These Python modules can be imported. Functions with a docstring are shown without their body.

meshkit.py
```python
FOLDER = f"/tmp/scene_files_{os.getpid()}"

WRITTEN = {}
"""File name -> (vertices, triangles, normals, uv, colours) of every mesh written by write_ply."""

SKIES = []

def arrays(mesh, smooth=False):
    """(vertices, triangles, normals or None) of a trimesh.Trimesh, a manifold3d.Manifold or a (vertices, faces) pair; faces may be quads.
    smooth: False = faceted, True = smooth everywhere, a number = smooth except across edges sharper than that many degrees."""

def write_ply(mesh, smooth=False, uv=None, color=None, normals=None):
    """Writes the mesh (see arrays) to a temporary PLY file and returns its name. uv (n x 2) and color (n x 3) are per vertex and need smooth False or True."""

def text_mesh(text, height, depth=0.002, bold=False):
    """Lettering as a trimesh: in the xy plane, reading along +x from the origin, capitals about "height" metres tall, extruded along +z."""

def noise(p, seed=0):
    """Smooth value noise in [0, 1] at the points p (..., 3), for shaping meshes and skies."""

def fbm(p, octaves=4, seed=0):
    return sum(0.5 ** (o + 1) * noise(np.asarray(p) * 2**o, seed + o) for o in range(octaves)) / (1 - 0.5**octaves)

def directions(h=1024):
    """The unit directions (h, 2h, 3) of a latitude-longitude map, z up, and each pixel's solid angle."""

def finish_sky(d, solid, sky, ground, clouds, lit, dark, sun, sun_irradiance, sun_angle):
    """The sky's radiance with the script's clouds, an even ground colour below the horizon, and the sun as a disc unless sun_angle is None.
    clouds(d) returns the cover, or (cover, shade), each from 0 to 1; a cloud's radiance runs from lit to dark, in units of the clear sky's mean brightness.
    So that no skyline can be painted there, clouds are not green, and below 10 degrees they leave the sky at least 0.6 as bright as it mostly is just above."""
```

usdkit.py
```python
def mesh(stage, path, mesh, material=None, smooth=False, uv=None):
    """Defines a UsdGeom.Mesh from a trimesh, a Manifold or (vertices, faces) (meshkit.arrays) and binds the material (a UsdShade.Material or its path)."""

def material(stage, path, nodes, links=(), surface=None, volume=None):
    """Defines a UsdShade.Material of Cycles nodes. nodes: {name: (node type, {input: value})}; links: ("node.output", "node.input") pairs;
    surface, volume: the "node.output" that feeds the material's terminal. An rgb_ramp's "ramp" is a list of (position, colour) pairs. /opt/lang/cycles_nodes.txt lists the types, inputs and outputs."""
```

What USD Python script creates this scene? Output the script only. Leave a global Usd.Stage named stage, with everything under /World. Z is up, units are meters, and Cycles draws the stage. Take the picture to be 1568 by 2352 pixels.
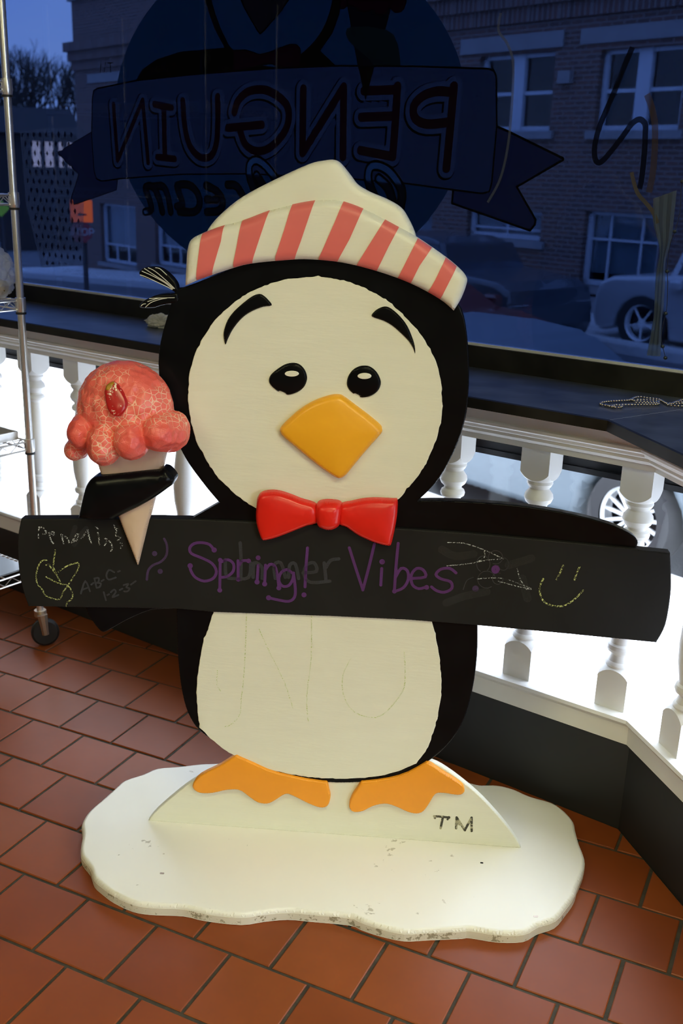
import math, random
import numpy as np, trimesh, shapely, manifold3d as m3
from shapely.geometry import Polygon, LineString, Point, MultiPolygon, box as sbox
from shapely.ops import unary_union
from scipy.spatial import Delaunay
from scipy.spatial.transform import Rotation as Rot
from pxr import Usd, UsdGeom, UsdLux, UsdShade, Gf, Sdf, Vt
import usdkit, meshkit

random.seed(7); rng = np.random.default_rng(7)
stage = Usd.Stage.CreateInMemory()
UsdGeom.SetStageUpAxis(stage, UsdGeom.Tokens.z); UsdGeom.SetStageMetersPerUnit(stage, 1.0)
world = UsdGeom.Xform.Define(stage, '/World'); stage.SetDefaultPrim(world.GetPrim())
UsdGeom.Scope.Define(stage, '/World/Looks')

# ------------------------------------------------------------------ camera, sky, lights, exposure
FPX = 2382.643                                            # focal length in pixels of the 1568 wide picture
CAM = np.array([0.15567, -2.35966, 1.70820])
_pitch, _yaw, _roll = math.radians(18.018), math.radians(-3.855), math.radians(1.788)
fwd = np.array([math.sin(_yaw)*math.cos(_pitch), math.cos(_yaw)*math.cos(_pitch), -math.sin(_pitch)])
_r0 = np.cross(fwd, [0, 0, 1.0]); _r0 /= np.linalg.norm(_r0); _d0 = np.cross(fwd, _r0)
_t = math.asin(math.sin(_roll)/math.cos(_pitch))
right = _r0*math.cos(_t) - _d0*math.sin(_t); down = np.cross(fwd, right)
cam = UsdGeom.Camera.Define(stage, '/World/camera')
cam.AddTransformOp().Set(Gf.Matrix4d(*right, 0, *(-down), 0, *(-fwd), 0, *CAM, 1))
cam.CreateHorizontalApertureAttr(24.0); cam.CreateVerticalApertureAttr(36.0)
cam.CreateFocalLengthAttr(FPX/1568*24); cam.CreateClippingRangeAttr(Gf.Vec2f(0.05, 500))
cam.CreateFStopAttr(5.0); cam.CreateFocusDistanceAttr(2.55); cam.CreateExposureAttr(0.0)

SKY = 6.4                                                 # bright overcast evening sky
dome = UsdLux.DomeLight.Define(stage, '/World/sky'); dome.CreateIntensityAttr(1.0)
usdkit.material(stage, '/World/Looks/sky', {
    'tc': ('texture_coordinate', {}), 'mp': ('mapping', {'scale': (1.2, 1.2, 4.0)}), 'n': ('noise_texture', {'scale': 2.2, 'detail': 5.0, 'roughness': 0.55}),
    'r': ('rgb_ramp', {'ramp': [(0.35, (0.74, 0.86, 1.14)), (0.65, (0.98, 1.02, 1.12))]}),
    'bg': ('background_shader', {'strength': SKY})},
    [('tc.generated', 'mp.vector'), ('mp.vector', 'n.vector'), ('n.fac', 'r.fac'), ('r.color', 'bg.color')], surface='bg.background')
UsdShade.MaterialBindingAPI.Apply(dome.GetPrim()).Bind(UsdShade.Material.Get(stage, '/World/Looks/sky'))
LAMPS = [(0.55, -1.75, 2.86, 1.2, 0.6, 6.2), (-1.9, -2.6, 2.86, 1.2, 0.6, 7.8), (0.2, -4.6, 2.86, 1.2, 0.6, 12.5), (2.0, -3.3, 2.86, 1.2, 0.6, 10.5)]   # x, y, z, length, width, intensity
LAMPCOL = (1.0, 0.97, 0.53)

# ------------------------------------------------------------------ geometry of the place
def ray(x, y): return fwd + right*((x-784)/FPX) + down*((y-1176)/FPX)
def onY(x, y, Y=0.0): d = ray(x, y); return CAM + (Y-CAM[1])/d[1]*d
def onZ(x, y, z=0.0): d = ray(x, y); return CAM + (z-CAM[2])/d[2]*d
def onP(x, y, P0, N): d = ray(x, y); return CAM + np.dot(N, P0-CAM)/np.dot(N, d)*d
B = np.array([0.7869, 0.1724, 0.0])                       # inner corner of the bay, on the floor
def frame(a):
    a = math.radians(a); d = np.array([math.cos(a), math.sin(a), 0]); return d, np.array([d[1], -d[0], 0])
D1, N1 = frame(-32); D2, N2 = frame(-71); BIS = (N1+N2)/(1+N1@N2)
S1, S2 = -5.0, 1.6
GO = -0.19                                                # offset of the glass from the wall face

# ------------------------------------------------------------------ prims
used = {}
def numbered(parent, name):
    k = (str(parent), name); used[k] = used.get(k, -1)+1
    return f'{parent}/{name}' + (f'_{used[k]:03d}' if used[k] else '')
def data(p, label=None, cat=None, group=None, kind=None):
    for k, v in (('label', label), ('category', cat), ('group', group), ('kind', kind)):
        if v: p.SetCustomDataByKey(k, v)
    return p
def obj(name, mesh, mat, parent=None, smooth=30, **kw):
    if isinstance(mesh, list): mesh = cat(mesh)
    path = numbered('/World' if parent is None else parent.GetPath(), name)
    return data(usdkit.mesh(stage, path, mesh, M[mat], smooth=smooth).GetPrim(), **kw)
def thing(name, label, cat_, loc=None, rotz=0, group=None, kind=None):
    x = UsdGeom.Xform.Define(stage, numbered('/World', name))
    if loc is not None: x.AddTranslateOp().Set(Gf.Vec3d(*map(float, loc)))
    if rotz: x.AddRotateZOp().Set(float(rotz))
    return data(x.GetPrim(), label, cat_, group, kind)
def cat(ms):
    ms = [m if isinstance(m, trimesh.Trimesh) else trimesh.Trimesh(np.asarray(m[0], float), quads(m[1]), process=False) for m in ms]
    return trimesh.util.concatenate(ms)
def quads(f):
    f = np.asarray(f); return np.vstack([f[:, [0, 1, 2]], f[:, [0, 2, 3]]]) if f.shape[1] == 4 else f

# ------------------------------------------------------------------ mesh helpers
def bx(x0, x1, y0, y1, z0, z1, bev=0.0):
    if bev <= 0:
        m = trimesh.creation.box([x1-x0, y1-y0, z1-z0])
        m.apply_translation([(x0+x1)/2, (y0+y1)/2, (z0+z1)/2]); return m
    pts = []
    for sx in (x0, x1):
        for sy in (y0, y1):
            for sz in (z0, z1):
                ix, iy, iz = (bev if sx == x0 else -bev), (bev if sy == y0 else -bev), (bev if sz == z0 else -bev)
                pts += [(sx, sy+iy, sz+iz), (sx+ix, sy, sz+iz), (sx+ix, sy+iy, sz)]
    return trimesh.Trimesh(*_hull(pts), process=False)
def _hull(pts):
    m = m3.Manifold.hull_points(np.asarray(pts, np.float32)).to_mesh(); return m.vert_properties[:, :3].astype(float), m.tri_verts
def tri(m):
    a = m.to_mesh(); return trimesh.Trimesh(a.vert_properties[:, :3], a.tri_verts, process=False)
def tube(pts, r, n=8, cap=True):
    pts = np.asarray(pts, float); k = len(pts); r = np.broadcast_to(r, k)
    t = np.gradient(pts, axis=0); t /= np.linalg.norm(t, axis=1)[:, None]
    up = np.array([0, 0, 1.0]) if abs(t[0][2]) < 0.9 else np.array([1.0, 0, 0])
    v = []; a = np.linspace(0, 2*math.pi, n, endpoint=False)
    for i in range(k):
        u = np.cross(t[i], up); u /= np.linalg.norm(u); w = np.cross(u, t[i]); up = w
        v.append(pts[i] + r[i]*(np.cos(a)[:, None]*u + np.sin(a)[:, None]*w))
    v = np.vstack(v); f = []
    for i in range(k-1):
        for j in range(n):
            q = (j+1) % n; f.append((i*n+j, i*n+q, (i+1)*n+q, (i+1)*n+j))
    f = quads(f)
    if cap:
        v = np.vstack([v, pts[0], pts[-1]]); e = [(k*n, (j+1) % n, j) for j in range(n)] + [(k*n+1, (k-1)*n+j, (k-1)*n+(j+1) % n) for j in range(n)]
        f = np.vstack([f, e])
    m = trimesh.Trimesh(v, f, process=False); 
    if m.volume < 0: m.invert()
    return m
def cyl(p0, p1, r, n=12): return tube([p0, (np.asarray(p0)+np.asarray(p1))/2, p1], r, n)
def lathe(prof, n=32, at=(0, 0, 0)):
    m = trimesh.creation.revolve(np.asarray(prof, float), sections=n); 
    if m.volume < 0: m.invert()
    m.apply_translation(at); return m
def smooth_line(p, k=4, closed=False):
    p = np.asarray(p, float); n = len(p); out = []
    for i in range(n if closed else n-1):
        g = lambda j: p[j % n] if closed else p[min(max(j, 0), n-1)]
        a, b, c, d = g(i-1), g(i), g(i+1), g(i+2)
        for t in np.arange(k)/k:
            out.append(0.5*((2*b)+(c-a)*t+(2*a-5*b+4*c-d)*t*t+(-a+3*b-3*c+d)*t**3))
    if not closed: out.append(p[-1])
    return np.array(out)
def Yp(pts, Y=0.0, off=(0, 0), s=1.0, smooth=0, closed=True):
    """a traced outline as metres (x, z) in the upright plane y = Y"""
    q = np.array([onY(off[0]+x/s, off[1]+y/s, Y)[[0, 2]] for x, y in pts])
    return smooth_line(q, smooth, closed) if smooth else q
def poly(p): p = Polygon(p); return p if p.is_valid else p.buffer(0)
def dens(ring, h):
    ls = LineString(ring); n = max(int(ls.length/h), 8); return np.array([ls.interpolate(i/n, normalized=True).coords[0] for i in range(n)])
def keep(ring, h):
    c = np.asarray(ring)[:-1]; out = []
    for a, b in zip(c, np.roll(c, -1, 0)):
        k = max(int(np.ceil(np.linalg.norm(b-a)/h)), 1); out += [a+(b-a)*i/k for i in range(k)]
    return np.array(out)
def pillow(P, yb, prof, rings=(), h=0.008, grid=0.0, yfront=None, ref=None):
    """a solid plate with outline P (x, z): flat back at y = yb, front at yfront - prof(distance from the rim of ref)"""
    yfront = yb if yfront is None else yfront; out = []
    for G in getattr(P, 'geoms', [P]):
        if G.area < 1e-7: continue
        loops = [keep(r.coords, h) for r in [G.exterior, *G.interiors]]
        pts = list(loops)
        for d in rings:
            q = G.buffer(-d)
            for g in getattr(q, 'geoms', [q]):
                if not g.is_empty:
                    for r in [g.exterior, *g.interiors]: pts.append(dens(r.coords, h*1.1))
        if grid:
            x0, z0, x1, z1 = G.bounds; gx, gz = np.meshgrid(np.arange(x0, x1, grid), np.arange(z0, z1, grid)); gp = np.c_[gx.ravel(), gz.ravel()]
            gp = gp + (np.random.default_rng(1).random(gp.shape)-.5)*grid*.2
            inn = G.buffer(-(max(rings) if len(rings) else 0)-grid*.45)
            if not inn.is_empty: pts.append(gp[shapely.contains_xy(inn, gp[:, 0], gp[:, 1])])
        nb = sum(len(l) for l in loops); pt = np.vstack([p for p in pts if len(p)])
        T = Delaunay(pt).simplices; c = pt[T].mean(1); T = T[shapely.contains_xy(G, c[:, 0], c[:, 1])]
        a, b, cc = pt[T[:, 0]], pt[T[:, 1]], pt[T[:, 2]]
        ar = (b[:, 0]-a[:, 0])*(cc[:, 1]-a[:, 1])-(b[:, 1]-a[:, 1])*(cc[:, 0]-a[:, 0])
        T = T[np.abs(ar) > 1e-12]; ar = ar[np.abs(ar) > 1e-12]; T[ar < 0] = T[ar < 0][:, ::-1]
        d = shapely.distance(shapely.points(pt), (ref or G).boundary)
        if ref is None: d[:nb] = 0
        n = len(pt); V = np.vstack([np.c_[pt[:, 0], yfront-prof(d), pt[:, 1]], np.c_[pt[:, 0], np.full(n, yb), pt[:, 1]]])
        F = [T, T[:, ::-1]+n]; k = 0                        # x right, z up, seen from -y: counter-clockwise faces the viewer
        for li, l in enumerate(loops):
            m = len(l); i = np.arange(m)+k; j = np.roll(i, -1); k += m
            ccw = Polygon(l).exterior.is_ccw
            F.append(quads(np.c_[i, i+n, j+n, j] if ccw == (li == 0) else np.c_[i, j, j+n, i+n]) if li == 0 else quads(np.c_[i, i+n, j+n, j] if not ccw else np.c_[i, j, j+n, i+n]))
        out.append(trimesh.Trimesh(V, np.vstack(F), process=False))
    return cat(out)
def bevel(r): return lambda d: r*np.sqrt(np.clip(1-(1-np.clip(d/r, 0, 1))**2, 0, 1))
def domed(r, k, L): b = bevel(r); return lambda d: b(d)+k*(1-np.exp(-d/L))
def flat(d): return d*0
BR = lambda r: (r*.12, r*.35, r*.65, r*1.0)
def plate(P, y0, y1, r=0.004, h=0.008): return pillow(P, y1, bevel(r), BR(r), h, 0, yfront=y0+r)
def thin(P, y, t=0.0006, h=0.02): return pillow(P, y+t, flat, (), h, 0, yfront=y)
def sweep(prof, s1=S1, s2=S2, close=True):
    """a moulding: outline (offset into the room, height) run along both sides of the bay with a mitre at the corner"""
    prof = np.asarray(prof, float); n = len(prof); rows = []
    for kind in (0, 1, 2):
        if kind == 2 and s2 is None: continue
        rows.append([(B+D1*s1+o*N1 if kind == 0 else B+o*BIS if kind == 1 else B+D2*s2+o*N2)+[0, 0, z] for o, z in prof])
    V = np.array(rows).reshape(-1, 3); F = []; k = len(rows)
    for r in range(k-1):
        for i in range(n):
            j = (i+1) % n; F.append((r*n+i, r*n+j, (r+1)*n+j, (r+1)*n+i))
    F = quads(F); P = Polygon(prof); tv, tf = trimesh.creation.triangulate_polygon(P, engine='earcut')
    idx = np.array([np.argmin(np.linalg.norm(prof-v, axis=1)) for v in tv]); tf = idx[tf]
    m = trimesh.Trimesh(V, np.vstack([F, tf, tf[:, ::-1]+(k-1)*n]), process=False)
    if m.volume < 0: m.invert()
    return m
def wallbox(s0, s1, o0, o1, z0, z1, D=D1, N=N1, bev=0):
    m = bx(s0, s1, o0, o1, z0, z1, bev); T = np.eye(4); T[:3, 0] = D; T[:3, 1] = N; T[:3, 3] = B
    m.apply_transform(T)
    if np.linalg.det(T[:3, :3]) < 0: m.invert()
    return m

# ------------------------------------------------------------------ materials
M = {}
def mat(name, nodes, links, surface): M[name] = usdkit.material(stage, '/World/Looks/'+name, nodes, links, surface=surface)
def paint(name, col, rough=0.4, var=0.06, scale=18.0, bump=0.0, bscale=60.0, spec=0.5, coat=0.0, metal=0.0, stretch=(1, 1, 1), dark=None):
    c = np.array(col); lo = np.clip(c*(1-var), 0, 1) if dark is None else np.array(dark); hi = np.clip(c*(1+var), 0, 1)
    nodes = {'tc': ('texture_coordinate', {}), 'mp': ('mapping', {'scale': stretch}), 'n': ('noise_texture', {'scale': scale, 'detail': 4.0}),
             'r': ('rgb_ramp', {'ramp': [(0.3, tuple(lo)), (0.7, tuple(hi))]}),
             'p': ('principled_bsdf', {'roughness': rough, 'specular_ior_level': spec, 'coat_weight': coat, 'metallic': metal})}
    links = [('tc.object', 'mp.vector'), ('mp.vector', 'n.vector'), ('n.fac', 'r.fac'), ('r.color', 'p.base_color')]
    if bump:
        nodes['n2'] = ('noise_texture', {'scale': bscale, 'detail': 3.0}); nodes['b'] = ('bump', {'strength': 1.0, 'distance': bump})
        links += [('mp.vector', 'n2.vector'), ('n2.fac', 'b.height'), ('b.normal', 'p.normal')]
    mat(name, nodes, links, 'p.BSDF')
CREAM = (0.79, 0.785, 0.65)
paint('cream_paint', CREAM, 0.42, 0.015, 6, 0.0004, 30, stretch=(1, 1, 6))
paint('white_wood', (0.87, 0.87, 0.85), 0.38, 0.02, 9)
paint('black_gloss', (0.0035, 0.0037, 0.0042), 0.24, 0.3, 12, 0.0006, 14, spec=0.12)
paint('chalkboard', (0.0125, 0.0125, 0.0115), 0.6, 0.22, 5, 0.0003, 90, spec=0.2)
paint('coral_stripe', (0.74, 0.155, 0.135), 0.42, 0.04, 8)
paint('orange_paint', (0.90, 0.34, 0.018), 0.36, 0.06, 5)
paint('yellow_paint', (0.90, 0.42, 0.018), 0.34, 0.06, 3)
paint('red_paint', (0.74, 0.018, 0.010), 0.28, 0.08, 5, 0.0006, 20)
paint('cone_paint', (0.62, 0.46, 0.33), 0.5, 0.08, 10, stretch=(1, 1, .3))
paint('strawberry_gold', (0.42, 0.22, 0.01), 0.4, 0.3, 60)
paint('black_rubber', (0.012, 0.012, 0.013), 0.5, 0.2, 20)
paint('wall_black', (0.017, 0.018, 0.019), 0.55, 0.15, 6, 0.0003, 40)
paint('laminate', (0.046, 0.054, 0.066), 0.30, 0.45, 11, 0.0005, 25, spec=0.8)
paint('laminate_edge', (0.011, 0.011, 0.0105), 0.45, 0.5, 14, spec=0.3)
paint('dark_metal', (0.012, 0.013, 0.016), 0.35, 0.1)
paint('bright_strip', (0.50, 0.52, 0.58), 0.4, 0.1)
paint('chrome', (0.84, 0.83, 0.80), 0.26, 0.06, 30, metal=0.85)
paint('zinc', (0.45, 0.36, 0.28), 0.35, 0.1, metal=0.8)
paint('bead_metal', (0.55, 0.48, 0.38), 0.15, 0.05, metal=1.0)
paint('ceiling_white', (0.75, 0.73, 0.68), 0.8, 0.03)
paint('wall_tan', (0.17, 0.16, 0.14), 0.8, 0.05)
paint('grout', (0.045, 0.037, 0.024), 0.85, 0.35, 40, 0.0015, 120)
TILES = []
for i, c in enumerate([(0.222, 0.050, 0.009), (0.240, 0.056, 0.011), (0.205, 0.045, 0.008), (0.232, 0.058, 0.014), (0.214, 0.047, 0.008)]):
    paint(f'quarry_tile_{i}', c, 0.40, 0.11, 4.0, 0.0006, 12, spec=0.30); TILES.append(f'quarry_tile_{i}')
# scoop: coral paint with pale worn ridges between carved facets
mat('scoop_paint', {'tc': ('texture_coordinate', {}), 'v': ('voronoi_texture', {'scale': 72.0, 'feature': 'distance_to_edge'}), 'n': ('noise_texture', {'scale': 9.0, 'detail': 3.0}),
    'ns': ('noise_texture', {'scale': 60.0, 'detail': 2.0}), 'base': ('rgb_ramp', {'ramp': [(0.3, (0.74, 0.095, 0.072)), (0.7, (0.88, 0.19, 0.135))]}),
    'm1': ('math', {'math_type': 'multiply', 'value2': 0.42}), 'm2': ('math', {'math_type': 'subtract', 'value2': 0.185}), 'm3': ('math', {'math_type': 'minimum', 'value2': 0.055}),
    'lt': ('math', {'math_type': 'less_than'}), 'mx': ('mix_color', {'b': (0.86, 0.70, 0.48)}), 'bp': ('bump', {'strength': 0.8, 'distance': 0.004}),
    'bh': ('math', {'math_type': 'minimum', 'value2': 0.10}), 'k': ('math', {'math_type': 'multiply', 'value2': 0.6}), 'p': ('principled_bsdf', {'roughness': 0.34})},
    [('tc.object', 'v.vector'), ('tc.object', 'n.vector'), ('tc.object', 'ns.vector'), ('n.fac', 'base.fac'), ('n.fac', 'm1.value1'), ('m1.value', 'm2.value1'),
     ('v.distance', 'lt.value1'), ('m2.value', 'm3.value1'), ('m3.value', 'lt.value2'), ('lt.value', 'k.value1'), ('k.value', 'mx.fac'), ('base.color', 'mx.a'), ('mx.result', 'p.base_color'), ('v.distance', 'bh.value1'), ('bh.value', 'bp.height'), ('bp.normal', 'p.normal')], 'p.BSDF')
def flecked(name, base, fleck, scale, thr, rough=0.4, extra=None):
    mat(name, {'tc': ('texture_coordinate', {}), 'n': ('noise_texture', {'scale': scale, 'detail': 5.0, 'roughness': 0.65}), 'n2': ('noise_texture', {'scale': scale*.22, 'detail': 2.0}),
        'a': ('math', {'math_type': 'add'}), 'r': ('rgb_ramp', {'ramp': [(thr, base), (thr+.02, fleck)]}), 'h': ('math', {'math_type': 'multiply', 'value2': 0.5}),
        'p': ('principled_bsdf', {'roughness': rough})}, [('tc.object', 'n.vector'), ('tc.object', 'n2.vector'), ('n.fac', 'a.value1'), ('n2.fac', 'a.value2'), ('a.value', 'h.value1'), ('h.value', 'r.fac'), ('r.color', 'p.base_color')], 'p.BSDF')
flecked('strawberry_red', (0.42, 0.010, 0.010), (0.80, 0.66, 0.50), 100, 0.552, 0.25)
flecked('base_top', (0.83, 0.81, 0.72), (0.52, 0.49, 0.40), 42, 0.645, 0.33)
flecked('base_edge', (0.72, 0.68, 0.56), (0.34, 0.30, 0.20), 150, 0.545, 0.5)
flecked('trademark_paint', (0.035, 0.033, 0.02), (0.40, 0.38, 0.25), 130, 0.50, 0.5)
def chalk(name, col, cover, scale=420.0):
    """dusty mark: the colour shows only on the grain of the board"""
    mat(name, {'tc': ('texture_coordinate', {}), 'n': ('noise_texture', {'scale': scale, 'detail': 2.0}), 'g': ('math', {'math_type': 'less_than', 'value2': cover}),
        't': ('transparent_bsdf', {}), 'd': ('diffuse_bsdf', {'color': col}), 'mx': ('mix_closure', {})},
        [('tc.object', 'n.vector'), ('n.fac', 'g.value1'), ('g.value', 'mx.fac'), ('t.BSDF', 'mx.closure1'), ('d.BSDF', 'mx.closure2')], 'mx.closure')
def film(name, col, a):
    mat(name, {'t': ('transparent_bsdf', {}), 'd': ('diffuse_bsdf', {'color': col}), 'mx': ('mix_closure', {'fac': a})}, [('t.BSDF', 'mx.closure1'), ('d.BSDF', 'mx.closure2')], 'mx.closure')
film('smudge_faint', (0.12, 0.12, 0.11), 0.035); chalk('chalk_white', (0.55, 0.58, 0.57), 0.46); chalk('chalk_yellow', (0.52, 0.57, 0.22), 0.48); chalk('chalk_green', (0.50, 0.60, 0.22), 0.44)
film('marker_purple', (0.105, 0.038, 0.135), 0.8); film('marker_purple_faint', (0.075, 0.045, 0.09), 0.45); film('smudge_grey', (0.09, 0.09, 0.09), 0.16); film('feather_line', (0.70, 0.70, 0.60), 0.85)
# window glass
def pane(name, tint, f0=0.02):
    """thin glass: mirror share by Schlick's rule, the rest passes tinted"""
    mat(name, {'w': ('layer_weight', {'blend': 0.5}), 'pw': ('math', {'math_type': 'power', 'value2': 5.0}), 'ma': ('math', {'math_type': 'multiply_add', 'value2': 1-f0, 'value3': f0}),
        't': ('transparent_bsdf', {'color': tint}), 'g': ('glossy_bsdf', {'color': (1, 1, 1), 'roughness': 0.0}), 'mx': ('mix_closure', {})},
        [('w.facing', 'pw.value1'), ('pw.value', 'ma.value1'), ('ma.value', 'mx.fac'), ('t.BSDF', 'mx.closure1'), ('g.BSDF', 'mx.closure2')], 'mx.closure')
TINT = np.array([0.0153, 0.0288, 0.0745])
pane('tinted_glass', tuple(np.sqrt(TINT)), 0.011); pane('clear_glass', (0.97, 0.985, 0.985), 0.02); pane('far_glass', (0.75, 0.78, 0.8), 0.03)
def vinyl(name, col, a=1.0, tr=0.8):
    """a film stuck on the outside of the glass: daylight glows through it a little"""
    c = np.array(col)
    mat(name, {'d': ('diffuse_bsdf', {'color': tuple(c)}), 'l': ('translucent_bsdf', {'color': tuple(c*tr)}), 'm1': ('mix_closure', {'fac': 0.6}), 't': ('transparent_bsdf', {}), 'm2': ('mix_closure', {'fac': a})},
        [('d.BSDF', 'm1.closure1'), ('l.BSDF', 'm1.closure2'), ('t.BSDF', 'm2.closure1'), ('m1.closure', 'm2.closure2')], 'm2.closure')
vinyl('vinyl_blue', (0.11, 0.25, 0.32), 0.95); vinyl('vinyl_white', (0.24, 0.26, 0.32), 0.95); vinyl('vinyl_red', (0.24, 0.045, 0.085), 1.0); vinyl('vinyl_black', (0.010, 0.012, 0.012), 1.0)
vinyl('vinyl_pale', (0.30, 0.42, 0.50), 0.93); vinyl('vinyl_tan', (0.24, 0.17, 0.15), 1.0); vinyl('vinyl_rim', (0.32, 0.34, 0.40), 0.95); vinyl('vinyl_shade', (0.05, 0.06, 0.09), 1.0); vinyl('vinyl_tail', (0.20, 0.19, 0.26), 0.95); vinyl('vinyl_hand', (0.07, 0.10, 0.07), 0.95)
vinyl('film_faint', (0.25, 0.22, 0.2), 0.30); vinyl('film_dark', (0.02, 0.025, 0.05), 0.8)
# soft plastic
mat('clear_bag', {'t': ('transparent_bsdf', {'color': (0.95, 0.96, 0.97)}), 'p': ('principled_bsdf', {'base_color': (0.75, 0.80, 0.86), 'roughness': 0.15}), 'l': ('translucent_bsdf', {'color': (0.7, 0.75, 0.8)}), 'm1': ('mix_closure', {'fac': 0.5}), 'm2': ('mix_closure', {'fac': 0.5})},
    [('p.BSDF', 'm1.closure1'), ('l.BSDF', 'm1.closure2'), ('t.BSDF', 'm2.closure1'), ('m1.closure', 'm2.closure2')], 'm2.closure')
mat('white_bag', {'p': ('principled_bsdf', {'base_color': (0.62, 0.62, 0.58), 'roughness': 0.35}), 'l': ('translucent_bsdf', {'color': (0.6, 0.6, 0.58)}), 'm': ('mix_closure', {'fac': 0.3})}, [('p.BSDF', 'm.closure1'), ('l.BSDF', 'm.closure2')], 'm.closure')
mat('plastic_sheet', {'t': ('transparent_bsdf', {'color': (0.8, 0.86, 0.84)}), 'p': ('principled_bsdf', {'base_color': (0.12, 0.15, 0.185), 'roughness': 0.2}), 'm': ('mix_closure', {'fac': 0.42})}, [('t.BSDF', 'm.closure1'), ('p.BSDF', 'm.closure2')], 'm.closure')
film('strip_pale', (0.10, 0.12, 0.16), 0.35); film('ribbon_dark', (0.004, 0.005, 0.012), 0.7); film('ribbon_beige', (0.10, 0.09, 0.07), 0.6); film('ribbon_brown', (0.06, 0.045, 0.04), 0.45)
paint('gold_foil', (0.55, 0.36, 0.10), 0.25, 0.3, 30, metal=0.8)
# outside
mat('brick_far', {'tc': ('texture_coordinate', {}), 'b': ('brick_texture', {'color1': (0.125, 0.062, 0.05), 'color2': (0.075, 0.045, 0.04), 'mortar': (0.15, 0.12, 0.11), 'scale': 1.0, 'brick_width': 0.24, 'row_height': 0.08, 'mortar_size': 0.012}),
    'p': ('principled_bsdf', {'roughness': 0.9})}, [('tc.object', 'b.vector'), ('b.color', 'p.base_color')], 'p.BSDF')
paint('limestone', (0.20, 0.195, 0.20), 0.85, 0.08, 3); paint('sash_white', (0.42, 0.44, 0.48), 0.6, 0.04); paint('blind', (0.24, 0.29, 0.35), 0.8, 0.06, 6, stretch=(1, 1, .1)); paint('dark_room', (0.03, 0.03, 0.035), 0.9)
paint('concrete', (0.52, 0.52, 0.51), 0.9, 0.10, 2.5, 0.002, 40); paint('asphalt', (0.085, 0.09, 0.10), 0.9, 0.15, 1.5, 0.004, 60); paint('road_paint', (0.13, 0.13, 0.14), 0.8, 0.15, 8); paint('kerb_stone', (0.42, 0.42, 0.42), 0.9)
paint('bark', (0.030, 0.026, 0.024), 0.95, 0.3, 10); paint('house_wall', (0.020, 0.020, 0.024), 0.9); paint('house_roof', (0.012, 0.012, 0.014), 0.9); paint('grass_dark', (0.05, 0.06, 0.045), 0.95, 0.3, 3)
paint('car_silver', (0.095, 0.12, 0.14), 0.38, 0.03, spec=0.4, coat=0.12); paint('car_blue', (0.42, 0.55, 0.72), 0.25, 0.03, metal=0.2, coat=0.6); paint('car_maroon', (0.035, 0.004, 0.006), 0.25, 0.03, coat=0.6); paint('car_navy', (0.018, 0.024, 0.032), 0.25, 0.03, coat=0.6); paint('car_grey', (0.34, 0.35, 0.37), 0.25, 0.03, metal=0.3, coat=0.6)
paint('tyre', (0.018, 0.018, 0.02), 0.8); paint('rim_alloy', (0.72, 0.73, 0.74), 0.3, 0.03, metal=0.25); paint('car_glass', (0.02, 0.03, 0.045), 0.05); paint('lamp_lens', (0.5, 0.52, 0.55), 0.15)
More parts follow.
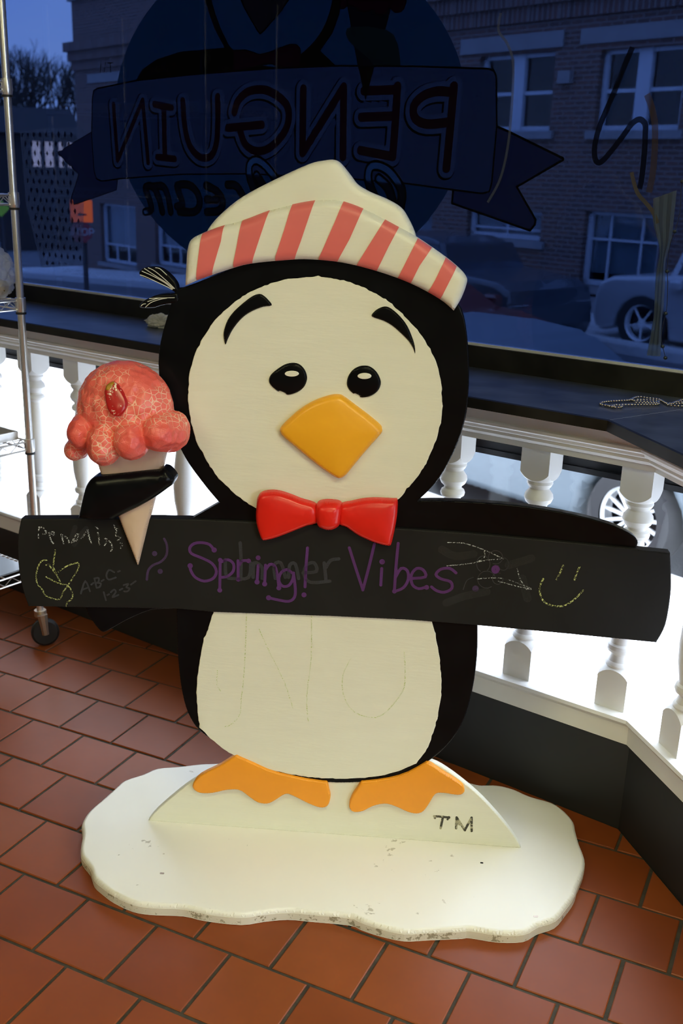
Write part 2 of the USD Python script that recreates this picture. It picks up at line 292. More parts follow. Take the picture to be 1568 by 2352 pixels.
mat('sign_orange_glow', {'p': ('principled_bsdf', {'base_color': (0.95, 0.13, 0.01), 'roughness': 0.5, 'emission_color': (1.0, 0.085, 0.01), 'emission_strength': 12.0})}, [], 'p.BSDF'); paint('sign_red', (0.25, 0.03, 0.04), 0.5, 0.05); paint('sign_lime', (0.50, 0.75, 0.05), 0.5); paint('sign_white', (0.5, 0.5, 0.52), 0.5); paint('post_dark', (0.03, 0.03, 0.035), 0.6)  # orange panel gets added emission to brighten it; it holds no lamp
mat('lit_window', {'e': ('emission', {'color': (1.0, 0.60, 0.42), 'strength': 17.0})}, [], 'e.emission')
mat('lamp_face', {'e': ('emission', {'color': LAMPCOL, 'strength': 6.0})}, [], 'e.emission')

# ------------------------------------------------------------------ room shell
ROOM = Polygon([tuple((B+D1*S1)[:2]), tuple(B[:2]), tuple((B+D2*S2)[:2]), (2.8, -1.34), (2.8, -6.0), (-3.45, -6.0)])
fl = thing('floor', 'red quarry tile floor laid in a running bond', 'floor', kind='structure')
g = trimesh.creation.extrude_polygon(ROOM.buffer(0.02), 0.1, engine='earcut'); g.apply_translation([0, 0, -0.1035]); obj('grout_bed', g, 'grout', fl)
TP, TA = 0.2032, math.radians(-21.261); tu = np.array([math.cos(TA), math.sin(TA)]); tv = np.array([-tu[1], tu[0]]); T0 = np.array([-0.8795, 0.0557])
room_in = ROOM.buffer(-0.002); prep = room_in; ntile = 0; spare = []
cells = []
for r in range(-22, 30):
    for c in range(-24, 30):
        u0 = c + (0.0 if r % 2 == 0 else 0.5)
        ctr = T0 + TP*((u0+.5)*tu + (r+.5)*tv)             # row r lies between rows v = -r-1 and -r
        cells.append((np.hypot(*(ctr-np.array([-0.2, -0.1]))), u0, r))
cells.sort()
for dist, u0, r in cells:
    g = 0.0043/TP; j = rng.normal(0, 0.0006, 2)
    q = Polygon([T0+j+TP*(a*tu+b*tv) for a, b in ((u0+g, r+g), (u0+1-g, r+g), (u0+1-g, r+1-g), (u0+g, r+1-g))])
    if not q.intersects(room_in): continue
    q = q.intersection(room_in)
    if q.geom_type != 'Polygon' or q.area < 2e-4: continue
    o = np.array(q.exterior.coords)[:-1]
    if not Polygon(o).exterior.is_ccw: o = o[::-1]
    inn = q.buffer(-0.0022, join_style=2)
    if inn.is_empty or inn.geom_type != 'Polygon': continue
    ii = np.array(inn.exterior.coords)[:-1]
    if len(ii) != len(o): ii = o+(np.array(q.centroid.coords[0])-o)*0.02
    else:
        if not Polygon(ii).exterior.is_ccw: ii = ii[::-1]
        k = np.argmin(np.linalg.norm(ii-o[0], axis=1)); ii = np.roll(ii, -k, 0)
    n = len(o); dz = rng.normal(0, 0.00035); tl = rng.normal(0, 0.0012, 2); cc = o.mean(0)
    zt = lambda P: dz+(P-cc)@tl
    V = np.vstack([np.c_[o, np.full(n, -0.006)], np.c_[o, zt(o)-0.0016], np.c_[ii, zt(ii)]]); F = []
    for i in range(n):
        k = (i+1) % n; F += [(i, k, n+k), (i, n+k, n+i), (n+i, n+k, 2*n+k), (n+i, 2*n+k, 2*n+i)]
    F += [(2*n, 2*n+i, 2*n+i+1) for i in range(1, n-1)]
    m = trimesh.Trimesh(V, F, process=False)
    if ntile < 300: obj('tile', m, TILES[rng.integers(5)], fl, smooth=False); ntile += 1
    else: spare.append(m)
if spare: obj('far_tiles', spare, TILES[0], fl, smooth=False, kind='stuff')

obj('wall_front', sweep([(0, -0.1), (0, 0.275), (-0.16, 0.275), (-0.16, -0.1)]), 'wall_black', kind='structure')
def panelwall(name, a, b, m, z0=0, z1=2.95, t=0.12):
    a, b = np.array(a, float), np.array(b, float); d = (b-a)/np.linalg.norm(b-a); nn = np.array([d[1], -d[0]])   # outside on the right hand
    P = Polygon([a, b, b+nn*-t, a+nn*-t]); g = trimesh.creation.extrude_polygon(P, z1-z0, engine='earcut'); g.apply_translation([0, 0, z0]); return obj(name, g, m, kind='structure')
PLl, PRr = (B+D1*S1)[:2], (B+D2*S2)[:2]
panelwall('wall_left', PLl+np.array([0, .3]), (-3.45, -6.0), 'wall_tan', t=-0.12) ; panelwall('wall_back', (-3.5, -6.0), (2.8, -6.0), 'wall_tan', t=-0.12)
rw = thing('wall_right', 'tan wall beside the camera with an added daylight opening', 'wall', kind='structure')  # opening is added to let cool daylight in from the side
obj('wall_panel', [bx(2.8, 2.92, -6.0, -5.0, 0, 2.95), bx(2.8, 2.92, -2.4, -1.34, 0, 2.95), bx(2.8, 2.92, -5.0, -2.4, 0, 0.45), bx(2.8, 2.92, -5.0, -2.4, 2.45, 2.95)], 'wall_tan', rw, smooth=False)
w5 = thing('window_5', 'unseen clear window added in the right wall for daylight fill', 'window', kind='structure'); obj('pane', bx(2.85, 2.856, -5.0, -2.4, 0.45, 2.45), 'clear_glass', w5, smooth=False)  # glazing out of view, added as a daylight fill
obj('frame', [bx(2.83, 2.88, y-.03, y+.03, .45, 2.45) for y in (-4.97, -3.7, -2.43)]+[bx(2.83, 2.88, -5.0, -2.4, z-.03, z+.03) for z in (.48, 2.42)], 'dark_metal', w5, smooth=False); panelwall('wall_right_return', (2.8, -1.34), PRr, 'wall_tan', t=-0.12)
g = trimesh.creation.extrude_polygon(ROOM.buffer(0.25), 0.1, engine='earcut'); g.apply_translation([0, 0, 2.90]); obj('ceiling', g, 'ceiling_white', kind='structure')
obj('trim_1', sweep([(0.0, 2.62), (0.0, 2.9), (-0.25, 2.9), (-0.25, 2.62)]), 'dark_metal', kind='structure')

# balustrade
bal = thing('balustrade', 'white turned-baluster railing between the black low wall and the dark counter', 'railing')
obj('bottom_rail', sweep([(0.012, 0.268), (0.014, 0.322), (0.022, 0.328), (0.027, 0.336), (0.024, 0.345), (0.014, 0.349), (-0.175, 0.349), (-0.175, 0.275), (-0.02, 0.275), (-0.02, 0.268)]), 'white_wood', bal, smooth=25)
obj('top_rail', sweep([(0.205-.09, 1.159), (0.108, 1.15), (0.098, 1.118), (0.093, 1.105), (0.099, 1.102), (0.097, 1.094), (0.086, 1.088), (0.082, 1.080), (0.066, 1.073), (0.067, 1.066), (0.060, 1.058), (0.040, 1.052), (0.038, 1.036), (-0.115, 1.036), (-0.115, 1.159)]), 'white_wood', bal, smooth=25)
bprof = [(0.0, 0.118), (0.037, 0.118), (0.039, 0.124), (0.036, 0.130), (0.032, 0.133), (0.029, 0.142), (0.026, 0.150), (0.027, 0.156), (0.037, 0.161), (0.040, 0.170), (0.037, 0.180), (0.031, 0.185), (0.033, 0.20), (0.040, 0.24), (0.043, 0.29), (0.041, 0.34), (0.034, 0.40), (0.027, 0.45), (0.024, 0.475), (0.026, 0.480), (0.034, 0.486), (0.036, 0.494), (0.033, 0.502), (0.025, 0.507), (0.026, 0.514), (0.035, 0.522), (0.040, 0.534), (0.038, 0.545), (0.028, 0.558), (0.027, 0.562), (0.032, 0.568), (0.036, 0.576), (0.035, 0.588), (0.0, 0.588)]
def block(z0, z1, up):
    # square block whose end is turned to a dome, leaving the arched shoulders
    b = m3.Manifold.cube((0.084, 0.084, z1-z0), False).translate((-0.042, -0.042, z0))
    zc = z1-0.062 if up else z0+0.062
    s = m3.Manifold.sphere(0.066, 64).translate((0, 0, zc)); half = m3.Manifold.cube((0.2, 0.2, 1), False).translate((-0.1, -0.1, zc-1 if up else zc))
    return tri(b ^ (s+half))
bmesh = cat([block(0.0, 0.125, True), lathe(bprof, 36), block(0.578, 0.690, False)])
def baluster(pos, ang):
    m = bmesh.copy(); m.apply_transform(trimesh.transformations.rotation_matrix(math.radians(ang), [0, 0, 1])); m.apply_translation([*pos[:2], 0.348]); obj('baluster', m, 'white_wood', bal, smooth=28)
for s in [-0.072]+[-0.355-0.2705*k for k in range(14)]: baluster(B+D1*s-0.047*N1, -32)
for s in (0.172, 0.44, 0.71, 0.98, 1.25): baluster(B+D2*s-0.040*N2, -71)

# counter
ctr = thing('window_counter', 'dark slate-look laminate counter with upstand running under the tinted window', 'counter')
obj('worktop', sweep([(0.215, 1.165), (0.215, 1.1875), (GO, 1.1875), (GO, 1.160), (0.213, 1.160)]), 'laminate', ctr)
obj('front_edge', sweep([(0.2155, 1.160), (0.2205, 1.161), (0.2205, 1.1865), (0.2155, 1.1885)]), 'laminate_edge', ctr)
obj('backsplash', sweep([(GO+0.022, 1.1875), (GO+0.022, 1.249), (GO-0.02, 1.249), (GO-0.02, 1.1875)]), 'laminate_edge', ctr)
p0, p1 = B+0.2135*BIS, B+(GO+.023)*BIS; w = np.array([-(p1-p0)[1], (p1-p0)[0], 0]); w = w/np.linalg.norm(w)*0.0008
obj('seam', ([p0-w+[0, 0, 1.1878], p0+w+[0, 0, 1.1878], p1+w+[0, 0, 1.1878], p1-w+[0, 0, 1.1878]], [(0, 1, 2, 3)]), 'bright_strip', ctr, smooth=False)

# windows
def gsheet(D, N, s0, s1, z0, z1, o, t=0.006): return wallbox(s0, s1, o-t, o, z0, z1, D, N)
e1 = (BIS*GO)@D1; e2 = (BIS*GO)@D2
for k, (D, N, a, b) in enumerate(((D1, N1, S1, e1), (D2, N2, e2, S2))):
    lab = ('long', 'short side')[k]
    wn = thing(f'window_{2*k+1}', f'dark blue tinted shop window over the counter, {lab} pane', 'window', kind='structure')
    obj('pane', gsheet(D, N, a, b, 1.25, 2.64, GO), 'tinted_glass', wn, smooth=False)
    obj('bottom_strip', wallbox(a, b, GO-0.015, GO+0.012, 1.249, 1.2555, D, N), 'bright_strip', wn, smooth=False)
    wn = thing(f'window_{2*k+2}', f'clear low window behind the balusters, {lab} pane', 'window', kind='structure')
    obj('pane', gsheet(D, N, a, b, 0.34, 0.95, GO-.004), 'clear_glass', wn, smooth=False)
    obj('head_bar', [wallbox(a, b, GO-0.05, GO+0.008, 0.934, 0.95, D, N), wallbox(a, b, GO-0.06, GO-0.004, 0.95, 1.17, D, N)], 'dark_metal', wn, smooth=False)
    obj('sill_bar', wallbox(a, b, GO-0.06, GO+0.01, -0.3, 0.3485, D, N), 'white_wood', wn, smooth=False)
obj('trim_2', bx(-.025, .025, -.025, .025, 1.25, 2.62).apply_translation(B+(GO-.03)*BIS), 'dark_metal', kind='structure')

# ceiling lamps
for (x, y, z, l, w_, i) in LAMPS:
    t = thing('ceiling_light', f'rectangular warm ceiling light panel {"above the penguin" if y > -2 else "near the left wall" if x < -1 else "near the right wall" if x > 1 else "behind the camera"}', 'ceiling light', (x, y, z), group=None)
    obj('frame', [bx(-l/2-.03, l/2+.03, s*(w_/2+.015)-.015, s*(w_/2+.015)+.015, -.03, .04) for s in (-1, 1)]+[bx(s*(l/2+.015)-.015, s*(l/2+.015)+.015, -w_/2, w_/2, -.03, .04) for s in (-1, 1)], 'ceiling_white', t)
    obj('diffuser', bx(-l/2, l/2, -w_/2, w_/2, 0.0, 0.012), 'lamp_face', t)
    L = UsdLux.RectLight.Define(stage, f'{t.GetPath()}/lamp'); L.CreateWidthAttr(l); L.CreateHeightAttr(w_); L.CreateIntensityAttr(i); L.CreateColorAttr(Gf.Vec3f(*LAMPCOL)); L.AddTranslateOp().Set(Gf.Vec3d(0, 0, -0.01))

# ------------------------------------------------------------------ the penguin figure
pg = thing('penguin_figure', 'big painted penguin cutout with ice cream cone and chalkboard banner on a white base', 'penguin sign', (0, 0, 0))
Z2 = lambda P: poly(P)
c2 = dict(off=(300, 340), s=1.96); c3 = dict(off=(340, 580), s=3.795); c4 = dict(off=(700, 580), s=3.7925); c5 = dict(off=(560, 780), s=3.92); c8 = dict(off=(390, 1380), s=2.148)
body = [(416, 662), (402, 667), (390, 706), (371.6, 770), (363.7, 817), (365, 867), (374, 930), (391, 982), (413.8, 1030.6), (434.9, 1067.5), (471.8, 1117.5), (503.4, 1155), (440, 1191)]
body2 = [(405, 1398), (407, 1487), (410.7, 1537), (416, 1580), (426.8, 1626), (442.9, 1660), (460.7, 1681), (500, 1709.6), (536, 1733), (580, 1753), (636.7, 1776.5), (739, 1796.5), (837, 1796.5), (916, 1783.5), (972, 1756), (1018.5, 1721), (1060.4, 1665), (1083.7, 1590), (1095.3, 1506), (1096.7, 1432)]
wing_r = [(1440, 1300), (1459, 1262), (1464, 1242), (1443.7, 1224), (1397.8, 1203.6), (1321, 1183), (1219, 1165), (1117, 1155), (1015, 1150), (953, 1151)]
head_r = [(953, 1156), (998, 1112.6), (1027, 1067.8), (1050.7, 1017.7), (1069, 959.7), (1074.4, 914.9), (1077, 864.8), (1074.4, 791), (1067.8, 738), (1060, 709)]
wing_l = [(300, 1250), (182, 1230), (180, 1300), (197, 1398), (214, 1430), (230, 1449), (240, 1452), (258, 1443), (290, 1425), (325, 1409), (352, 1400)]
sm = lambda p, k=3: [tuple(q) for q in smooth_line(p, k)]
outline = sm(body[:-1])+[body[-1]]+[wing_l[0]]+sm(wing_l[1:])+sm(body2)+[(1100, 1400)]+sm(wing_r)+sm(head_r)+[(1010, 640), (900, 595), (740, 580), (560, 605), (450, 650)]
obj('body', plate(poly(Yp(outline)), 0.0, 0.024, 0.003), 'black_gloss', pg, label='glossy black plywood body with two wings')
facep = [(720, 636), (643, 644.6), (587.7, 664), (540, 693), (498, 730), (471.8, 767), (453.3, 801), (440, 838), (432.8, 883), (432, 930.5), (438.8, 970), (450.7, 1012), (469, 1049), (498, 1093.8), (535, 1130.7), (566.6, 1154.4), (590, 1169), (660, 1200), (760, 1212), (850, 1190), (908, 1152), (934.7, 1123), (969, 1081), (990, 1038.8), (1004.5, 1002), (1013.8, 962), (1015, 922.8), (1012.5, 883), (1003, 838), (987.4, 801.5), (963.7, 764.6), (937, 735.6), (900, 698.7), (858, 672), (810.7, 651), (752.7, 638)]
def jag(P, a=0.0013, k=0.012, seed=0):
    r = keep(np.array(Polygon(P).exterior.coords), k); r_ = np.random.default_rng(seed); n = r-r.mean(0); n /= np.linalg.norm(n, axis=1)[:, None]
    return poly(r+n*r_.normal(0, a*.6, len(r))[:, None])
obj('face', plate(jag(Yp(facep, -0.002, smooth=4)), -0.0022, 0.0005, 0.001), 'cream_paint', pg, label='cream painted round face')
bel = [(218, 40), (190, 130), (160, 220), (145, 310), (133, 410), (133, 500), (145, 625), (200, 680), (270, 735), (340, 775), (450, 820), (560, 850), (700, 872), (850, 878), (980, 872), (1100, 850), (1215, 803), (1260, 745), (1300, 650), (1325, 550), (1338, 450), (1335, 340), (1325, 250), (1305, 150), (1288, 80)]
bp = list(Yp(bel, -0.002, **c8)); bp = [bp[0]]+list(smooth_line(bp[1:7], 3))+list(smooth_line(bp[7:17], 3))+list(smooth_line(bp[17:24], 3))+[bp[24]]
belly = obj('belly', plate(jag(bp, 0.0011, seed=3), -0.0022, 0.0005, 0.001), 'cream_paint', pg, label='cream painted belly with faint green scribbles')
# hat
crown = sm([(470, 545), (476, 526), (504, 493), (555, 452), (631.6, 411.4), (708, 376.7), (744, 368.2), (766.8, 367), (782, 376), (802.5, 401), (820.4, 424), (851, 442), (886.7, 457), (920, 477), (938, 503), (953, 536), (957, 560)], 4)+[(900, 575), (740, 530), (560, 575), (490, 600)]
obj('hat_crown', pillow(poly(Yp(crown, -0.008)), 0.024, domed(0.010, 0.012, .03), BR(.010)+(.02, .035), 0.008, 0.02, yfront=0.004), 'cream_paint', pg, label='cream top of the paper-hat')
bandp = [(235, 625), (240, 520), (245, 460), (262, 415), (315, 385), (400, 352), (500, 325), (620, 280), (760, 245), (880, 230), (950, 238), (1040, 270), (1150, 325), (1290, 405), (1420, 495), (1480, 545), (1510, 580), (1515, 610), (1490, 680), (1455, 738), (1390, 685), (1260, 615), (1110, 560), (950, 520), (800, 505), (700, 508), (530, 525), (420, 555), (290, 600)]
q = Yp(bandp, -0.035, **c2); q = list(smooth_line(q[:20], 4))+list(smooth_line(q[19:], 4)[1:]); BAND = poly(q)
bprofile = domed(0.020, 0.005, .05); BRS = (.002, .005, .009, .014, .02, .03, .045)
band = obj('hat_band', pillow(BAND, 0.0, bprofile, BRS, 0.008, 0.02, yfront=-0.010), 'cream_paint', pg, label='curved cream hat band with slanting coral stripes')
for st in ([(318, 370), (418, 330), (405, 420), (360, 572), (355, 600), (285, 625), (290, 602)], [(500, 310), (626, 265), (575, 420), (540, 525), (535, 545), (455, 560), (460, 520), (475, 450)], [(728, 240), (834, 215), (765, 420), (735, 500), (728, 525), (642, 530), (650, 490), (690, 370)], [(964, 220), (1052, 258), (985, 410), (925, 518), (915, 540), (830, 530), (860, 465), (915, 340)],
           [(1150, 312), (1212, 348), (1160, 445), (1105, 558), (1095, 580), (1000, 555), (1045, 480)], [(1296, 400), (1360, 444), (1300, 530), (1258, 615), (1250, 635), (1190, 610), (1245, 500)], [(1422, 488), (1470, 532), (1430, 610), (1392, 685), (1380, 705), (1325, 675), (1370, 595)]):
    S = poly(Yp(st, -0.035, **c2)).intersection(BAND.buffer(-0.0006))
    obj('stripe', pillow(S, -0.0095, lambda d: bprofile(d)+0.0018, (), 0.0035, 0.0035, yfront=-0.010, ref=BAND), 'coral_stripe', band, label='coral stripe')
# head feathers
cl = dict(off=(0, 560), s=3.92)
for pts, lines in ((([1600, 425], [1568, 432], [1480, 378], [1390, 338], [1290, 303], [1253, 275], [1258, 245], [1290, 218], [1340, 209], [1420, 212], [1490, 248], [1545, 298], [1590, 360]), ([(1335, 215), (1400, 250), (1500, 335), (1570, 402)], [(1300, 222), (1400, 288), (1500, 352), (1560, 402)], [(1278, 246), (1380, 292), (1480, 348), (1550, 404)], [(1263, 280), (1310, 296), (1400, 338), (1500, 385), (1550, 412)], [(1400, 215), (1440, 225), (1500, 280)])),
                   (([1600, 445], [1540, 448], [1460, 452], [1380, 470], [1300, 510], [1255, 550], [1260, 572], [1310, 578], [1390, 574], [1440, 558], [1500, 545], [1600, 522]), ([(1345, 493), (1440, 487), (1570, 485)], [(1330, 520), (1420, 492), (1500, 489)], [(1310, 570), (1360, 528), (1440, 500), (1500, 490)], [(1270, 560), (1285, 545), (1310, 540)]))):
    t = obj('head_feather', plate(poly(Yp(pts, 0.0, smooth=4, **cl)), -0.003, 0.02, 0.005, 0.005), 'black_gloss', pg, label='black head feather with thin pale lines')
    obj('feather_line', [thin(LineString(Yp(l, -0.003, smooth=4, closed=False, **cl)).buffer(0.0008), -0.0034) for l in lines], 'feather_line', t)
# brows, eyes, beak
for pts, c in (([(670, 805), (655, 740), (658, 680), (690, 590), (750, 510), (840, 430), (910, 380), (965, 363), (1000, 375), (1040, 410), (1075, 462), (1000, 475), (920, 505), (850, 545), (790, 600), (730, 680), (690, 760)], c3),
               ([(960, 884), (940, 830), (900, 770), (830, 700), (760, 640), (680, 595), (582, 560), (600, 520), (640, 490), (695, 472), (750, 490), (830, 560), (890, 640), (930, 730), (955, 810)], c4)):
    q = Yp(pts, -0.008, **c); obj('eyebrow', pillow(poly(smooth_line(q, 3, True)), 0.0, domed(.004, .003, .01), BR(.004), 0.006, 0, yfront=-0.003), 'black_gloss', pg)
for pts, hl in (([(222, 365), (240, 320), (290, 275), (360, 230), (430, 212), (490, 222), (535, 260), (560, 310), (566, 360), (545, 420), (500, 465), (430, 495), (385, 500), (368, 484), (322, 465), (305, 470), (260, 435), (230, 400)], (431, 307, 64, 27)),
                ([(925, 390), (935, 340), (970, 285), (1020, 250), (1075, 237), (1130, 245), (1180, 280), (1215, 330), (1232, 390), (1215, 450), (1170, 495), (1110, 520), (1050, 524), (1040, 508), (1000, 488), (985, 490), (950, 460), (930, 425)], (1085, 328, 63, 28))):
    q = Yp(pts, -0.008, **c5); EP = poly(smooth_line(q, 3, True))
    e = obj('eye', pillow(EP, 0.0, domed(.004, .003, .01), BR(.004)+(.008, .016), 0.005, .008, yfront=-0.003), 'black_gloss', pg)
    hp = Yp([(hl[0]+hl[2]*math.cos(a), hl[1]+hl[3]*math.sin(a)) for a in np.linspace(0, 2*math.pi, 28, endpoint=False)], -0.0095, **c5)
    obj('highlight', plate(poly(hp), -0.0108, -0.004, 0.0012, 0.004), 'cream_paint', e, label='white oval glint')
bk = Yp([(313, 835), (330, 795), (400, 725), (500, 640), (620, 570), (760, 520), (850, 513), (900, 535), (1000, 610), (1120, 700), (1220, 785), (1240, 825), (1225, 870), (1100, 1010), (960, 1180), (910, 1240), (860, 1268), (815, 1255), (700, 1180), (560, 1070), (420, 955), (340, 885)], -0.03, smooth=4, **c5)
obj('beak', pillow(poly(bk), -0.001, domed(.012, .014, .05), BR(.012)+(.02, .035), 0.006, .015, yfront=-0.010), 'yellow_paint', pg, label='raised golden yellow diamond beak')
# banner
ban = sm([(64.7, 1393), (53, 1359), (43, 1310), (40, 1242), (48, 1192)], 4)+[(180, 1191.5), (330, 1191), (440, 1193), (586, 1199.5), (760, 1206), (913, 1214), (1095, 1226), (1270, 1242), (1459, 1260.5), (1470, 1264)]+sm([(1539, 1271), (1541, 1318), (1539.6, 1369), (1528, 1435.7), (1507, 1476.5)], 4)+[(1300, 1456), (1096.7, 1437), (930, 1424), (760, 1416), (489, 1406.6), (400, 1398.5), (200, 1396)]
YB = -0.010
board = obj('chalkboard', plate(poly(Yp(ban, YB)), YB, 0.020, 0.0035), 'chalkboard', pg, label='long black chalkboard banner across the chest')
# bow tie
bowt = obj('bow_tie', [pillow(poly(Yp(p, -0.04, smooth=4, **c5)), YB+.002, domed(.010, .014, .025), BR(.010)+(.018, .03), 0.006, .012, yfront=YB-0.012) for p in
    ([(97, 1620), (102, 1520), (112, 1440), (150, 1400), (220, 1385), (300, 1390), (400, 1420), (500, 1460), (650, 1518), (655, 1660), (550, 1700), (400, 1760), (280, 1805), (200, 1825), (155, 1823), (130, 1770), (108, 1700)],
     [(860, 1518), (960, 1485), (1080, 1460), (1200, 1455), (1340, 1462), (1378, 1470), (1380, 1560), (1368, 1660), (1345, 1780), (1325, 1860), (1305, 1878), (1250, 1870), (1150, 1840), (1020, 1780), (920, 1710), (850, 1672)])], 'red_paint', pg, label='carved glossy red bow tie')
obj('knot', pillow(poly(Yp([(636, 1570), (655, 1495), (720, 1474), (800, 1475), (858, 1490), (880, 1530), (872, 1620), (855, 1690), (810, 1725), (750, 1735), (700, 1722), (655, 1690)], -0.045, smooth=4, **c5)), YB-0.001, domed(.014, .016, .015), BR(.014)+(.02,), 0.005, .008, yfront=YB-0.016), 'red_paint', bowt, label='round red knot')
# feet on the snow mound
YM = -0.001
arc = sm([(340, 1884), (360, 1861), (400, 1826), (440, 1796), (500, 1762), (560, 1737), (660, 1712), (765, 1704), (880, 1714), (985, 1748), (1025, 1768), (1072, 1803), (1110, 1837), (1150, 1881), (1178, 1917), (1196, 1946)], 3)
mp = Yp(arc, 0.0045); mp[0, 1] = mp[-1, 1] = 0.031
obj('snow_mound', plate(poly(mp), 0.0045, 0.022, 0.003), 'cream_paint', pg, label='cream half-round upright mound under the feet')
for p in ([(345, 760), (250, 812), (150, 862), (113, 905), (118, 932), (150, 950), (210, 950), (280, 935), (340, 935), (380, 960), (430, 995), (480, 1003), (520, 985), (570, 955), (610, 965), (680, 1000), (740, 1022), (775, 1015), (790, 980), (785, 940), (755, 880), (600, 850), (450, 800)],
          [(965, 880), (920, 930), (890, 980), (884, 1020), (905, 1043), (950, 1040), (1000, 1015), (1060, 1003), (1110, 1015), (1170, 1042), (1215, 1052), (1250, 1040), (1280, 1000), (1310, 955), (1350, 950), (1420, 960), (1448, 950), (1452, 930), (1430, 900), (1350, 850), (1262, 796), (1200, 810), (1080, 860)]):
    F_ = poly(Yp(p, -0.009, smooth=3, **c8)).difference(poly(Yp(outline, -0.01)).buffer(0.0005))
    F_ = max(getattr(F_, 'geoms', [F_]), key=lambda g: g.area)
    obj('foot', plate(F_, -0.010, 0.006, 0.004, 0.006), 'orange_paint', pg, label='orange three-toed webbed foot')
def strokes(lines, wpx, Y, c, smooth=3):
    return unary_union([LineString(Yp(l, Y, smooth=smooth if len(l) > 2 else 0, closed=False, **c)).buffer(wpx/2) if len(l) > 1 else Point(*Yp(l*1, Y, **c)[0]).buffer(wpx/2) for l in lines])
obj('trademark_letters', thin(strokes([[(1303, 1062), (1340, 1065), (1377, 1069)], [(1347, 1064), (1335, 1122)], [(1305, 1062), (1307, 1072)], [(1376, 1067), (1370, 1078)], [(1412, 1122), (1414, 1068)], [(1414, 1068), (1455, 1132)], [(1455, 1130), (1488, 1069)], [(1488, 1069), (1488, 1136)]], 0.0062, 0.0045, c8, 0), 0.0040), 'trademark_paint', pg, label='worn black letters TM')
# base
base = [(500, 1751.4), (464, 1752.5), (410.7, 1758.6), (360.7, 1763), (328.6, 1776.4), (285.7, 1790.7), (264, 1808.6), (235.7, 1833.6), (207, 1858.6), (193, 1877), (187.5, 1893), (190, 1914), (185.7, 1943), (188, 1964), (207, 1989), (216, 2014), (235.7, 2032), (260.7, 2050), (303.6, 2069.6), (346, 2076.8), (421, 2080), (471, 2091), (553.6, 2099.6), (607, 2092.5), (660.7, 2088), (714, 2092.5), (803.6, 2101), (832, 2112), (875, 2126), (928.6, 2137), (982, 2135), (1060, 2131.6), (1079.7, 2130), (1145, 2139.8), (1202.9, 2138.7), (1235, 2122), (1275, 2108), (1300.7, 2079), (1318.8, 2053.6), (1326, 2031.8), (1340.5, 1995.6), (1342, 1966.6), (1329.6, 1934), (1320.6, 1901), (1317, 1885), (1297, 1861.6), (1268, 1841.7), (1217, 1827), (1181, 1811), (1145, 1801.8), (1116, 1801), (1090.6, 1799), (1000, 1775), (850, 1755), (650, 1745)]
bpx = np.array([onZ(x, y, 0.032)[:2] for x, y in base]); BP = poly(smooth_line(bpx, 3, True))
def lay(m):    # plate drawn in (x, z) seen from -y  ->  lying, seen from above
    v = m.vertices.copy(); m.vertices = np.c_[v[:, 0], v[:, 2], -v[:, 1]]; return m
obj('base_plate', lay(pillow(BP, -0.0005, bevel(.010), BR(.010), 0.008, 0.05, yfront=-0.022)), 'base_top', pg, label='scuffed white wavy-edged base board')
# base edge band: worn rim
rimP = BP.buffer(0.0006).difference(BP.buffer(-0.004)); obj('worn_rim', lay(pillow(rimP, -0.003, flat, (), 0.008, 0, yfront=-0.021)), 'base_edge', pg, label='grubby worn edge of the base')
for (x, y, r_, mt) in ((372, 2006, .0055, 'zinc'), (1230, 2105, .0055, 'zinc'), (1106, 1982, .004, 'black_rubber')):
    P3 = onZ(x, y, 0.032); obj('chip', lay(pillow(Point(P3[0], P3[1]).buffer(r_).intersection(sbox(P3[0]-1, P3[1]-.003, P3[0]+1, P3[1]+.003)), -0.03, flat, (), .003, 0, yfront=-0.0324)), mt, pg)

# ice cream in the wing
ci = dict(off=(130, 820), s=4.703)
YC = -0.035
conep = Yp([(395, 1080), (1190, 960), (1120, 1260), (1000, 1720), (975, 1790), (858, 2275), (650, 1745), (465, 1305)], YC, **ci)
cone = obj('ice_cream_cone', pillow(poly(conep), YB+.002, domed(.008, .014, .03), BR(.008)+(.015, .025, .04), 0.006, .015, yfront=YB-0.008), 'cone_paint', pg, label='tan pointed cone with carved pink scoop')
YS = -0.055
LUMP = []
for (cx, cy, rx, ry, Y, ryd) in ((745, 560, 505, 500, -.050, .082), (285, 800, 140, 175, -.085, .056), (225, 985, 112, 112, -.05, .048), (520, 920, 172, 238, -.100, .060), (820, 880, 178, 218, -.105, .060), (1120, 800, 205, 200, -.092, .058), (1275, 800, 148, 205, -.062, .054), (1190, 890, 140, 118, -.075, .048), (700, 760, 470, 140, -.062, .058)):
    P = onY(130+cx/4.703, 820+cy/4.703, Y); k = np.linalg.norm(P-CAM)/FPX/4.703; LUMP.append((P, np.array([rx*k, ryd, ry*k])))
_rs = np.random.default_rng(5); SEED = _rs.random((2600, 3))*np.array([.36, .22, .40])+LUMP[0][0]-np.array([.18, .13, .22])
from scipy.spatial import cKDTree
_kd = cKDTree(SEED)
def scoop_sdf(Q):
    d = None
    for n_, (c, r) in enumerate(LUMP):
        q = Q-c; k0 = np.linalg.norm(q/r, axis=1); k1 = np.maximum(np.linalg.norm(q/(r*r), axis=1), 1e-6); e = k0*(k0-1)/k1
        if n_ == 0: e = np.maximum(e, LUMP[0][0][2]-0.035-Q[:, 2])
        if d is None: d = e
        else: h = np.clip(.5+.5*(d-e)/.007, 0, 1); d = d*(1-h)+e*h-.007*h*(1-h)
    return d
lo, hi = LUMP[0][0]-np.array([.185, .12, .185]), LUMP[0][0]+np.array([.185, .06, .16]); hi[1] = YB-0.003
